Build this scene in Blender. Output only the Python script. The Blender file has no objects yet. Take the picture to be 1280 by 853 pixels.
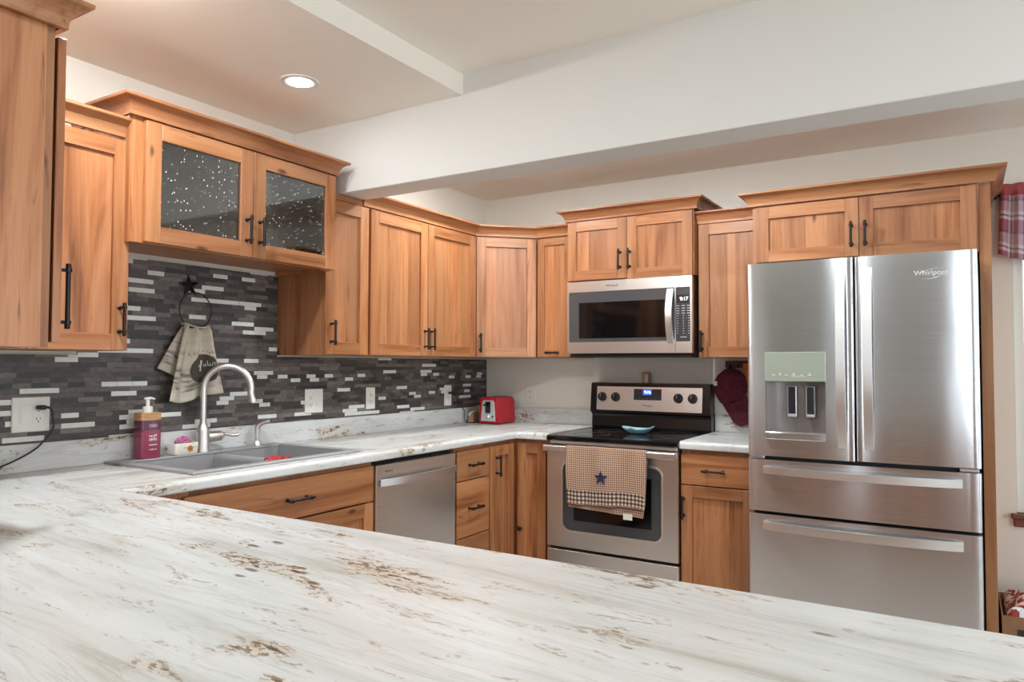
import bpy, bmesh, math, random
from mathutils import Vector, Matrix
R = random.Random(7)
PI = math.pi
S = bpy.context.scene
COL = S.collection

# ------------------------------------------------------------------ camera, world, light, exposure
cam_d = bpy.data.cameras.new('camera')
cam = bpy.data.objects.new('camera', cam_d)
COL.objects.link(cam)
cam_d.sensor_width = 36.0
cam_d.lens = 36.0 * 913.233 / 1280.0
cam_d.clip_start = 0.02
cam.matrix_world = (Matrix.Translation((2.85599, -4.27891, 1.30501)) @ Matrix.Rotation(math.radians(31.6535), 4, 'Z')
                    @ Matrix.Rotation(math.radians(90 + 1.88043), 4, 'X') @ Matrix.Rotation(math.radians(0.1502), 4, 'Z'))
S.camera = cam
S.view_settings.view_transform = 'Standard'
S.view_settings.look = 'None'
S.view_settings.gamma = 1.0
S.view_settings.use_curve_mapping = False
S.view_settings.exposure = 0.32
S.cycles.max_bounces = 8
S.cycles.diffuse_bounces = 5
S.cycles.glossy_bounces = 4
S.cycles.transparent_max_bounces = 8
S.cycles.caustics_reflective = False
S.cycles.caustics_refractive = False
S.cycles.sample_clamp_indirect = 6.0
S.cycles.use_denoising = True

W = bpy.data.worlds.new('daylight')
S.world = W
W.use_nodes = True
W.node_tree.nodes['Background'].inputs[0].default_value = (0.80, 0.90, 1.0, 1)
W.node_tree.nodes['Background'].inputs[1].default_value = 1.6

WARM = (0.90, 0.97, 1.0)
L_SINK, L_END, L_KITCHEN, L_BAR = 62.0, 700.0, 400.0, 215.0     # lens radiance of the recessed lamps


def window_light(name, loc, rot, sx, sy, power, color):
    d = bpy.data.lights.new(name, 'AREA')
    d.shape = 'RECTANGLE'
    d.size, d.size_y = sx, sy
    d.energy = power
    d.color = color
    o = bpy.data.objects.new(name, d)
    COL.objects.link(o)
    o.location = loc
    o.rotation_euler = rot
    return o


# daylight at the back window, plus unseen openings added for fill and reflections
window_light('window_daylight', (3.635, 0.30, 1.33), (math.radians(-90), 0, 0), 1.1, 1.4, 3, (0.80, 0.90, 1.0))
window_light('window_daylight', (6.45, -3.0, 1.40), (0, math.radians(90), 0), 1.8, 2.2, 46, (0.86, 0.94, 1.0))  # unseen right-wall opening, added as soft fill
window_light('window_daylight', (6.45, -0.85, 1.45), (0, math.radians(90), 0), 1.5, 1.2, 8, (0.88, 0.94, 1.0))  # unseen opening added to lighten the kitchen strip behind the beam
for x_, w_, p_ in ((1.60, 0.26, 6), (3.55, 0.26, 6.5), (5.0, 1.1, 31)):  # unseen openings: narrow ones set for fridge streaks, wide one added for fill
    window_light('window_daylight', (x_, -8.35, 1.45), (math.radians(90), 0, 0), w_, 1.9, p_, (0.88, 0.95, 1.0))

# ------------------------------------------------------------------ helpers
XF = {}


class MB:
    def __init__(s):
        s.bm = bmesh.new()
        s.c = s.bm.loops.layers.float_color.new('rnd')
        s.uv = s.bm.loops.layers.uv.new('uv')
        s.k = s.bm.faces.layers.int.new('done')

    def fin(s, mi=0, smooth=False, r=None):
        col = (R.random(), R.random(), R.random(), 1) if r is None else r
        for f in s.bm.faces:
            if not f[s.k]:
                f[s.k] = 1
                f.material_index = mi
                f.smooth = smooth
                for l in f.loops:
                    l[s.c] = col

    def box(s, x0, x1, y0, y1, z0, z1, mi=0, bev=0.0, r=None, seg=1, smooth=False):
        b = s.bm
        v = [b.verts.new((x, y, z)) for z in (z0, z1) for y in (y0, y1) for x in (x0, x1)]
        fs = [b.faces.new([v[i] for i in q]) for q in
              ((0, 2, 3, 1), (4, 5, 7, 6), (0, 1, 5, 4), (2, 6, 7, 3), (0, 4, 6, 2), (1, 3, 7, 5))]
        if bev:
            es = list({e for f in fs for e in f.edges})
            bmesh.ops.bevel(b, geom=es, offset=bev, segments=seg, affect='EDGES', clamp_overlap=True)
        s.fin(mi, smooth, r)
        return s

    def prism(s, pts, axis, a0, a1, mi=0, smooth=False, bev=0.0, r=None):
        # pts: 2D polygon; axis x -> (y,z), y -> (x,z), z -> (x,y)
        b = s.bm

        def mk(p, a):
            return {'x': (a, p[0], p[1]), 'y': (p[0], a, p[1]), 'z': (p[0], p[1], a)}[axis]
        A = [b.verts.new(mk(p, a0)) for p in pts]
        B = [b.verts.new(mk(p, a1)) for p in pts]
        n = len(pts)
        caps = [b.faces.new(A), b.faces.new(B[::-1])]
        for i in range(n):
            b.faces.new((A[i], A[(i + 1) % n], B[(i + 1) % n], B[i]))
        if bev:
            es = list({e for f in caps for e in f.edges})
            bmesh.ops.bevel(b, geom=es, offset=bev, segments=2, affect='EDGES', clamp_overlap=True)
        s.fin(mi, smooth, r)
        return s

    def tube(s, pts, rad, seg=12, mi=0, cap=True, r=None, flat=None):
        b = s.bm
        P = [Vector(p) for p in pts]
        n = len(P)
        rr = rad if isinstance(rad, (list, tuple)) else [rad] * n
        up = None
        rings = []
        for i, p in enumerate(P):
            t = (P[min(i + 1, n - 1)] - P[max(i - 1, 0)])
            t = t.normalized() if t.length > 1e-9 else Vector((0, 0, 1))
            if up is None:
                up = Vector((0, 0, 1)) if abs(t.z) < 0.9 else Vector((1, 0, 0))
            sx = t.cross(up).normalized()
            up = sx.cross(t).normalized()
            rings.append([b.verts.new(p + (sx * math.cos(2 * PI * k / seg) + up * math.sin(2 * PI * k / seg)) * rr[i])
                          for k in range(seg)])
        for i in range(n - 1):
            for k in range(seg):
                b.faces.new((rings[i][k], rings[i][(k + 1) % seg], rings[i + 1][(k + 1) % seg], rings[i + 1][k]))
        if cap:
            b.faces.new(rings[0][::-1])
            b.faces.new(rings[-1])
        s.fin(mi, True, r)
        return s

    def torus(s, c, R0, r0, axis='x', n=40, m=8, mi=0):
        b = s.bm
        rings = []
        for i in range(n):
            a = 2 * PI * i / n
            ring = []
            for k in range(m):
                q = 2 * PI * k / m
                d = R0 + r0 * math.cos(q)
                h = r0 * math.sin(q)
                u, v = d * math.cos(a), d * math.sin(a)
                ring.append(b.verts.new({'x': (c[0] + h, c[1] + u, c[2] + v), 'y': (c[0] + u, c[1] + h, c[2] + v),
                                         'z': (c[0] + u, c[1] + v, c[2] + h)}[axis]))
            rings.append(ring)
        for i in range(n):
            for k in range(m):
                b.faces.new((rings[i][k], rings[(i + 1) % n][k], rings[(i + 1) % n][(k + 1) % m], rings[i][(k + 1) % m]))
        s.fin(mi, True)
        return s

    def lathe(s, prof, c, axis='z', seg=24, mi=0, sx=1.0, sy=1.0, smooth=True):
        # prof: (radius, height along axis)
        b = s.bm
        rings = []
        for (rd, h) in prof:
            rd = max(rd, 1e-5)
            ring = []
            for k in range(seg):
                a = 2 * PI * k / seg
                u, v = rd * math.cos(a) * sx, rd * math.sin(a) * sy
                ring.append(b.verts.new({'z': (c[0] + u, c[1] + v, c[2] + h), 'y': (c[0] + u, c[1] + h, c[2] + v),
                                         'x': (c[0] + h, c[1] + u, c[2] + v)}[axis]))
            rings.append(ring)
        for i in range(len(rings) - 1):
            for k in range(seg):
                b.faces.new((rings[i][k], rings[i][(k + 1) % seg], rings[i + 1][(k + 1) % seg], rings[i + 1][k]))
        b.faces.new(rings[0][::-1])
        b.faces.new(rings[-1])
        s.fin(mi, smooth)
        return s

    def ball(s, c, rx, ry, rz, mi=0, n=16):
        prof = [(math.sin(PI * i / n), -math.cos(PI * i / n)) for i in range(n + 1)]
        b = s.bm
        rings = []
        for (rd, h) in prof:
            rd = max(rd, 1e-4)
            rings.append([b.verts.new((c[0] + rx * rd * math.cos(2 * PI * k / 20), c[1] + ry * rd * math.sin(2 * PI * k / 20), c[2] + rz * h))
                          for k in range(20)])
        for i in range(n):
            for k in range(20):
                b.faces.new((rings[i][k], rings[i][(k + 1) % 20], rings[i + 1][(k + 1) % 20], rings[i + 1][k]))
        b.faces.new(rings[0][::-1])
        b.faces.new(rings[-1])
        s.fin(mi, True)
        return s

    def sheet(s, fn, nu, nv, mi=0, uvfn=None):
        b = s.bm
        g = [[b.verts.new(fn(i / nu, j / nv)) for j in range(nv + 1)] for i in range(nu + 1)]
        for i in range(nu):
            for j in range(nv):
                f = b.faces.new((g[i][j], g[i + 1][j], g[i + 1][j + 1], g[i][j + 1]))
                for l, (a, c) in zip(f.loops, ((i, j), (i + 1, j), (i + 1, j + 1), (i, j + 1))):
                    l[s.uv].uv = uvfn(a / nu, c / nv) if uvfn else (a / nu, c / nv)
        s.fin(mi, True)
        return s

    def build(s, name, mats, parent=None, space='L', loc=None, normals=True):
        bm = s.bm
        if normals:
            bmesh.ops.recalc_face_normals(bm, faces=bm.faces)
        for e in bm.edges:
            if len(e.link_faces) == 2 and e.calc_face_angle(0) > 0.6:
                e.smooth = False
        M = Matrix.Identity(4)
        if parent is not None:
            X = XF[parent.name]
            M = X.inverted() if space == 'W' else Matrix.Translation((0, 0, -X.translation.z))
        elif loc is not None:
            M = Matrix.Translation(-Vector(loc))
        bm.transform(M)
        me = bpy.data.meshes.new(name)
        bm.to_mesh(me)
        bm.free()
        for m in (mats if isinstance(mats, (list, tuple)) else [mats]):
            me.materials.append(m)
        o = bpy.data.objects.new(name, me)
        COL.objects.link(o)
        if parent is not None:
            o.parent = parent
            XF[o.name] = XF[parent.name]
        else:
            if loc is not None:
                o.location = loc
            XF[o.name] = Matrix.Translation(loc or (0, 0, 0))
        return o


def tag(o, label=None, cat=None, group=None, kind=None):
    if label:
        o['label'] = label
    if cat:
        o['category'] = cat
    if group:
        o['group'] = group
    if kind:
        o['kind'] = kind
    return o


def thing(name, label, cat, loc=(0, 0, 0), rz=0.0, group=None):
    o = bpy.data.objects.new(name, None)
    o.empty_display_size = 0.05
    COL.objects.link(o)
    o.location = loc
    o.rotation_euler = (0, 0, rz)
    XF[o.name] = Matrix.Translation(loc) @ Matrix.Rotation(rz, 4, 'Z')
    return tag(o, label, cat, group)


def words(body, size, parent, name, mat, pos, rot=(PI / 2, 0, 0), ext=0.0006, sx=1.0, space='L', align='CENTER'):
    """raised lettering; pos is where its middle sits, in the parent's frame (or the world)"""
    c = bpy.data.curves.new(name, 'FONT')
    c.body = body
    c.size = size
    c.extrude = ext
    c.align_x = align
    c.align_y = 'CENTER'
    c.materials.append(mat)
    f = bpy.data.objects.new(name, c)
    COL.objects.link(f)
    bpy.context.view_layer.update()
    me = bpy.data.meshes.new_from_object(f.evaluated_get(bpy.context.evaluated_depsgraph_get()))
    bpy.data.objects.remove(f)
    o = bpy.data.objects.new(name, me)
    COL.objects.link(o)
    o.parent = parent
    X = XF[parent.name]
    if space == 'W':
        L = X.inverted() @ Matrix.Translation(pos)
        o.location = L.translation
        o.rotation_euler = (rot[0], rot[1], rot[2] - X.to_euler().z)
    else:
        o.location = (pos[0], pos[1], pos[2] - X.translation.z)
        o.rotation_euler = rot
    o.scale = (sx, 1, 1)
    XF[o.name] = X
    return o


# ------------------------------------------------------------------ materials
def lin(c):
    return tuple((v / 12.92 if v <= 0.04045 else ((v + 0.055) / 1.055) ** 2.4) for v in (x / 255 for x in c)) + (1,)


class N:
    def __init__(s, name):
        s.m = bpy.data.materials.new(name)
        s.m.use_nodes = True
        s.t = s.m.node_tree
        s.b = s.t.nodes['Principled BSDF']

    def n(s, kind, **kw):
        nd = s.t.nodes.new(kind)
        for k, v in kw.items():
            setattr(nd, k, v)
        return nd

    def set(s, node, i, v):
        if isinstance(v, bpy.types.NodeSocket):
            s.t.links.new(v, node.inputs[i])
        elif v is not None:
            node.inputs[i].default_value = v
        return node

    def math(s, op, a, b=None, c=None):
        nd = s.n('ShaderNodeMath', operation=op)
        s.set(nd, 0, a)
        s.set(nd, 1, b)
        s.set(nd, 2, c)
        return nd.outputs[0]

    def vmath(s, op, a, b=None):
        nd = s.n('ShaderNodeVectorMath', operation=op)
        s.set(nd, 0, a)
        s.set(nd, 1, b)
        return nd.outputs[0]

    def noise(s, vec, scale=1.0, detail=3.0, rough=0.5, dist=0.0):
        nd = s.n('ShaderNodeTexNoise')
        s.set(nd, 'Vector', vec)
        nd.inputs['Scale'].default_value = scale
        nd.inputs['Detail'].default_value = detail
        nd.inputs['Roughness'].default_value = rough
        nd.inputs['Distortion'].default_value = dist
        return nd.outputs[0]

    def ramp(s, fac, stops, interp='LINEAR'):
        nd = s.n('ShaderNodeValToRGB')
        cr = nd.color_ramp
        cr.interpolation = interp
        while len(cr.elements) < len(stops):
            cr.elements.new(0.5)
        for e, (p, c) in zip(cr.elements, stops):
            e.position = p
            e.color = c if len(c) == 4 else (*c, 1)
        s.set(nd, 0, fac)
        return nd.outputs[0]

    def step(s, fac, lo, hi):
        nd = s.n('ShaderNodeMapRange', interpolation_type='SMOOTHSTEP')
        s.set(nd, 0, fac)
        nd.inputs[1].default_value = lo
        nd.inputs[2].default_value = hi
        return nd.outputs[0]

    def mix(s, fac, a, b, mode='MIX'):
        nd = s.n('ShaderNodeMix', data_type='RGBA', blend_type=mode)
        s.set(nd, 0, fac)
        s.set(nd, 6, a)
        s.set(nd, 7, b)
        return nd.outputs[2]

    def obj(s):
        return s.n('ShaderNodeTexCoord').outputs['Object']

    def rnd(s):
        return s.n('ShaderNodeAttribute', attribute_name='rnd')

    def sep(s, v):
        nd = s.n('ShaderNodeSeparateXYZ')
        s.set(nd, 0, v)
        return nd.outputs

    def comb(s, x, y, z):
        nd = s.n('ShaderNodeCombineXYZ')
        s.set(nd, 0, x)
        s.set(nd, 1, y)
        s.set(nd, 2, z)
        return nd.outputs[0]

    def bump(s, h, strength=0.2, dist=0.002):
        nd = s.n('ShaderNodeBump')
        nd.inputs['Strength'].default_value = strength
        nd.inputs['Distance'].default_value = dist
        s.set(nd, 'Height', h)
        s.set(s.b, 'Normal', nd.outputs[0])

    def base(s, c):
        s.set(s.b, 'Base Color', c)

    def props(s, **kw):
        for k, v in kw.items():
            s.b.inputs[k.replace('_', ' ')].default_value = v
        return s


def plain(name, c, rough=0.5, metal=0.0, noise=0.04, nscale=30, **kw):
    k = N(name)
    col = lin(c) if max(c) > 1 else (*c, 1)
    n1 = k.noise(k.obj(), nscale, 3)
    dark = tuple(v * (1 - 2 * noise) for v in col[:3]) + (1,)
    lite = tuple(min(1, v * (1 + 2 * noise)) for v in col[:3]) + (1,)
    k.base(k.mix(n1, dark, lite))
    k.props(Roughness=rough, Metallic=metal)
    for a, b in kw.items():
        k.b.inputs[a.replace('_', ' ')].default_value = b
    return k.m


def wood(name, axis, light=(178, 123, 83), mid=(159, 101, 61), dark=(117, 68, 38), rough=0.36):
    k = N(name)
    rn = k.rnd()
    sp = k.sep(rn.outputs['Color'])
    off = k.vmath('MULTIPLY', rn.outputs['Color'], (13.0, 17.0, 11.0))
    p = k.vmath('ADD', k.obj(), off)
    q = k.sep(p)
    a = {'x': 0, 'z': 2}[axis]

    def st(al, ac):
        v = [ac] * 3
        v[a] = al
        return k.vmath('MULTIPLY', p, tuple(v))
    warp = k.noise(st(1.6, 5.0), 1.0, 2)
    fine = k.noise(st(2.2, 60.0), 1.0, 4, 0.6, 0.6)
    broad = k.noise(st(0.9, 9.0), 1.0, 3, 0.55, 1.2)
    fib = k.noise(st(9.0, 260.0), 1.0, 2, 0.5)
    t = k.math('ADD', k.math('MULTIPLY', broad, 0.75), k.math('MULTIPLY', fine, 0.35))
    c = k.ramp(t, [(0.34, lin(dark)), (0.47, lin(mid)), (0.62, lin(light))])
    # per-board tone
    tone = k.math('ADD', 0.78, k.math('MULTIPLY', sp[0], 0.36))
    c = k.mix(1.0, c, k.comb(tone, k.math('MULTIPLY', tone, k.math('ADD', 0.97, k.math('MULTIPLY', sp[1], 0.05))), tone), 'MULTIPLY')
    # mineral streaks
    stk = k.step(k.noise(st(2.6, 34.0), 1.0, 3, 0.6, 0.8), 0.61, 0.74)
    c = k.mix(k.math('MULTIPLY', stk, 0.62), c, lin((92, 50, 26)))
    # knots
    vo = k.n('ShaderNodeTexVoronoi', feature='F1')
    k.set(vo, 'Vector', st(3.4, 8.5))
    vo.inputs['Scale'].default_value = 1.0
    pick = k.step(k.sep(vo.outputs['Color'])[0], 0.60, 0.62)
    kn = k.math('MULTIPLY', k.math('SUBTRACT', 1.0, k.step(k.math('ADD', vo.outputs['Distance'], k.math('MULTIPLY', fine, 0.06)), 0.07, 0.15)), pick)
    c = k.mix(k.math('MULTIPLY', kn, 0.85), c, lin((62, 32, 18)))
    c = k.mix(k.math('MULTIPLY', k.step(fib, 0.45, 0.75), 0.12), c, lin((120, 66, 36)))
    k.base(c)
    k.props(Roughness=rough)
    k.bump(k.math('ADD', fine, fib), 0.06, 0.001)
    return k.m


def stone(name, axis, ang=0.0):
    k = N(name)
    rot = k.n('ShaderNodeVectorRotate', rotation_type='Z_AXIS')
    k.set(rot, 'Vector', k.obj())
    rot.inputs['Angle'].default_value = ang
    p0 = rot.outputs[0]
    wn = k.n('ShaderNodeTexNoise')
    k.set(wn, 'Vector', p0)
    wn.inputs['Scale'].default_value = 1.7
    wn.inputs['Detail'].default_value = 2
    p = k.vmath('ADD', p0, k.vmath('MULTIPLY', k.vmath('SUBTRACT', wn.outputs[1], (0.5, 0.5, 0.5)), (0.045, 0.045, 0.045)))
    a = {'x': 0, 'y': 1}[axis]

    def st(al, ac):
        v = [ac] * 3
        v[a] = al
        return k.vmath('MULTIPLY', p, tuple(v))
    b1 = k.noise(st(1.3, 14), 1.0, 5, 0.6, 0.4)
    c = k.ramp(b1, [(0.28, lin((178, 174, 166))), (0.42, lin((202, 203, 200))), (0.60, lin((214, 215, 214)))])
    # grey veins
    v1 = k.math('ABSOLUTE', k.math('SUBTRACT', k.noise(st(1.0, 12), 1.0, 6, 0.62, 0.8), 0.5))
    c = k.mix(k.math('MULTIPLY', k.math('SUBTRACT', 1.0, k.step(v1, 0.002, 0.018)), 0.20), c, lin((140, 134, 126)))
    v2 = k.math('ABSOLUTE', k.math('SUBTRACT', k.noise(st(2.0, 36), 1.0, 4, 0.6, 0.5), 0.52))
    c = k.mix(k.math('MULTIPLY', k.math('SUBTRACT', 1.0, k.step(v2, 0.0, 0.018)), 0.14), c, lin((150, 138, 122)))
    # tan clouds around the speckled trains
    mask = k.noise(st(3.0, 10.5), 1.0, 4, 0.6, 0.6)
    c = k.mix(k.math('MULTIPLY', k.step(mask, 0.52, 0.72), 0.42), c, lin((196, 166, 126)))
    sp = k.noise(st(50, 120), 1.0, 3, 0.6, 0.5)
    brown = k.math('MULTIPLY', k.step(mask, 0.56, 0.63), k.step(sp, 0.52, 0.57))
    c = k.mix(k.math('MULTIPLY', brown, 0.82), c, lin((124, 92, 58)))
    dk = k.math('MULTIPLY', k.step(mask, 0.59, 0.66), k.step(k.noise(st(40, 100), 1.0, 2, 0.5, 0.3), 0.53, 0.60))
    c = k.mix(k.math('MULTIPLY', dk, 0.85), c, lin((76, 56, 38)))
    m2 = k.noise(st(6.5, 26), 1.0, 4, 0.65, 0.6)
    dash = k.math('MULTIPLY', k.step(m2, 0.585, 0.64), k.step(k.noise(st(60, 170), 1.0, 2, 0.5), 0.46, 0.56))
    c = k.mix(k.math('MULTIPLY', dash, 0.6), c, lin((136, 110, 82)))
    # lone dark flecks
    vo = k.n('ShaderNodeTexVoronoi', feature='F1')
    k.set(vo, 'Vector', st(6.5, 19))
    vo.inputs['Scale'].default_value = 1.0
    pick = k.step(k.sep(vo.outputs['Color'])[0], 0.80, 0.82)
    fl = k.math('MULTIPLY', k.math('SUBTRACT', 1.0, k.step(k.math('ADD', vo.outputs['Distance'], k.math('MULTIPLY', sp, 0.1)), 0.14, 0.22)), pick)
    c = k.mix(k.math('MULTIPLY', fl, 0.8), c, lin((88, 72, 56)))
    k.base(c)
    k.props(Roughness=0.30)
    k.bump(k.noise(k.obj(), 90, 3), 0.05, 0.001)
    return k.m


ANISO_ROT = 0.25


def steel(name, c=(0.80, 0.785, 0.77), rough=0.30, grain='x', aniso=0.0, wav=0.0):
    k = N(name)
    o = k.obj()
    sc = {'x': (2.0, 30.0, 600.0), 'z': (600.0, 600.0, 3.0), 'y': (300.0, 2.0, 600.0)}[grain]
    g = k.noise(k.vmath('MULTIPLY', o, sc), 1.0, 2, 0.6)
    k.base(k.mix(g, tuple(v * 0.90 for v in c) + (1,), tuple(v * 1.08 for v in c) + (1,)))
    k.props(Metallic=1.0, Roughness=rough)
    k.set(k.b, 'Roughness', k.math('ADD', rough - 0.05, k.math('MULTIPLY', g, 0.10)))
    if wav:
        low = k.noise(k.vmath('MULTIPLY', o, (7.0, 7.0, 2.2)), 1.0, 1, 0.4)
        k.bump(k.math('ADD', k.math('MULTIPLY', g, 0.0015), k.math('MULTIPLY', low, wav)), 1.0, 0.004)
    if aniso:
        k.b.inputs['Anisotropic'].default_value = aniso
        tg = k.n('ShaderNodeTangent', direction_type='RADIAL', axis='Z')
        k.set(k.b, 'Tangent', tg.outputs[0])
        k.b.inputs['Anisotropic Rotation'].default_value = ANISO_ROT
    return k.m



def tilemat():
    k = N('mosaic_tile')
    q = k.sep(k.obj())
    y, z = q[1], q[2]
    H = 0.0190
    row = k.math('FLOOR', k.math('DIVIDE', z, H))
    fz = k.math('FRACT', k.math('DIVIDE', z, H))

    def wn(a, b):
        nd = k.n('ShaderNodeTexWhiteNoise', noise_dimensions='2D')
        k.set(nd, 'Vector', k.comb(a, b, 0.0))
        return nd.outputs['Value'], nd.outputs['Color']
    rr, rc = wn(row, 3.7)
    rs = k.sep(rc)
    ln = k.math('ADD', 0.055, k.math('MULTIPLY', rs[0], 0.085))
    yy = k.math('DIVIDE', k.math('ADD', k.math('ADD', y, 10.0), k.math('MULTIPLY', rs[1], 1.3)), ln)
    colm = k.math('FLOOR', yy)
    fy = k.math('FRACT', yy)
    v, vc = wn(k.math('MULTIPLY', row, 1.37), k.math('MULTIPLY', colm, 2.11))
    vs = k.sep(vc)
    n1 = k.noise(k.vmath('MULTIPLY', k.obj(), (40, 40, 90)), 1.0, 4, 0.65)
    dark = k.ramp(vs[1], [(0.0, lin((50, 47, 46))), (0.4, lin((78, 72, 70))), (0.75, lin((100, 92, 88))), (1.0, lin((120, 112, 107)))])
    dark = k.mix(1.0, dark, k.ramp(n1, [(0.3, (0.62, 0.62, 0.62)), (0.7, (1.25, 1.22, 1.2))]), 'MULTIPLY')
    white = k.mix(n1, lin((196, 196, 192)), lin((236, 236, 232)))
    isw = k.math('GREATER_THAN', v, 0.885)
    c = k.mix(isw, dark, white)
    # thin dark joints
    jz = k.math('LESS_THAN', fz, 0.05)
    jy = k.math('LESS_THAN', k.math('MULTIPLY', fy, ln), 0.0012)
    j = k.math('MAXIMUM', jz, jy)
    c = k.mix(k.math('MULTIPLY', j, 0.7), c, lin((48, 45, 44)))
    k.base(c)
    k.set(k.b, 'Roughness', k.math('SUBTRACT', 0.42, k.math('MULTIPLY', isw, 0.25)))
    k.bump(k.math('SUBTRACT', k.math('MULTIPLY', n1, 0.3), j), 0.25, 0.001)
    return k.m


def paint(name, c, rough=0.7):
    k = N(name)
    k.base(lin(c))
    k.props(Roughness=rough)
    k.bump(k.noise(k.obj(), 160, 3, 0.6), 0.08, 0.001)
    return k.m


def emit(name, c, strength):
    k = N(name)
    k.base((*c, 1))
    k.b.inputs['Emission Color'].default_value = (*c, 1)
    k.b.inputs['Emission Strength'].default_value = strength
    return k.m


def checked():
    """small tan and brown checks with a wide dark-checked band; uv in metres"""
    k = N('homespun_check')
    uv = k.n('ShaderNodeTexCoord').outputs['UV']
    q = k.sep(uv)

    def chk(per):
        a = k.math('LESS_THAN', k.math('FRACT', k.math('DIVIDE', q[0], per)), 0.5)
        b = k.math('LESS_THAN', k.math('FRACT', k.math('DIVIDE', q[1], per)), 0.5)
        return k.math('MULTIPLY', k.math('ADD', a, b), 0.5)
    small = k.ramp(chk(0.0115), [(0.0, lin((208, 176, 150))), (0.5, lin((166, 130, 108))), (1.0, lin((104, 78, 70)))], 'CONSTANT')
    small = k.ramp(chk(0.0115), [(0.0, lin((208, 176, 150))), (0.45, lin((166, 130, 108))), (0.9, lin((104, 78, 70)))], 'CONSTANT')
    big = k.ramp(chk(0.021), [(0.0, lin((214, 196, 176))), (0.45, lin((128, 104, 92))), (0.9, lin((60, 46, 42)))], 'CONSTANT')
    band = k.math('MULTIPLY', k.math('LESS_THAN', q[1], 0.078), k.math('GREATER_THAN', q[1], 0.008))
    c = k.mix(band, small, big)
    k.base(c)
    k.props(Roughness=0.95)
    k.bump(k.noise(uv, 700, 2), 0.3, 0.001)
    return k.m


def plaid():
    k = N('plaid_cotton')
    q = k.sep(k.n('ShaderNodeTexCoord').outputs['UV'])

    def stripes(v, per):
        return k.ramp(k.math('FRACT', k.math('DIVIDE', v, per)),
                      [(0.0, lin((150, 84, 96))), (0.34, lin((222, 214, 216))), (0.44, lin((120, 96, 112))), (0.50, lin((222, 214, 216))),
                       (0.60, lin((186, 160, 172))), (0.92, lin((110, 70, 84)))], 'CONSTANT')
    c = k.mix(0.5, stripes(q[0], 0.15), stripes(k.math('ADD', q[1], 0.03), 0.17))
    c = k.mix(k.step(q[1], 0.325, 0.33), c, lin((150, 66, 70)))
    k.base(c)
    k.props(Roughness=0.9)
    return k.m


def printed_towel():
    k = N('printed_cotton')
    q = k.sep(k.n('ShaderNodeTexCoord').outputs['UV'])   # u across 0..1, v from hem 0 to top 1
    u, v = q[0], q[1]
    nz = k.noise(k.comb(k.math('MULTIPLY', u, 3.0), k.math('MULTIPLY', v, 16.0), 0.0), 1.0, 4)
    c = k.mix(nz, lin((176, 164, 148)), lin((216, 206, 190)))
    band = k.math('MULTIPLY', k.step(v, 0.10, 0.14), k.math('SUBTRACT', 1.0, k.step(v, 0.42, 0.46)))
    c = k.mix(k.math('MULTIPLY', band, k.step(nz, 0.42, 0.62)), c, lin((112, 106, 100)))
    # barn and fence print
    du = k.math('DIVIDE', k.math('SUBTRACT', u, 0.68), 0.30)
    dv = k.math('DIVIDE', k.math('SUBTRACT', v, 0.40), 0.21)
    d = k.math('ADD', k.math('POWER', k.math('ABSOLUTE', du), 2.0), k.math('POWER', k.math('ABSOLUTE', dv), 2.0))
    c = k.mix(k.math('SUBTRACT', 1.0, k.step(k.math('ADD', d, k.math('MULTIPLY', nz, 0.3)), 1.05, 1.2)), c, lin((76, 68, 62)))
    ln = k.math('MULTIPLY', k.step(v, 0.60, 0.605), k.math('SUBTRACT', 1.0, k.step(v, 0.655, 0.66)))
    tx = k.step(k.noise(k.comb(k.math('MULTIPLY', u, 40.0), k.math('MULTIPLY', v, 20.0), 0.0), 1.0, 2), 0.50, 0.56)
    c = k.mix(k.math('MULTIPLY', k.math('MULTIPLY', ln, tx), 0.55), c, lin((96, 84, 70)))
    k.base(c)
    k.props(Roughness=0.95)
    k.bump(k.noise(k.comb(k.math('MULTIPLY', u, 150.0), k.math('MULTIPLY', v, 200.0), 0.0), 1.0, 2), 0.25, 0.001)
    return k.m


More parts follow.
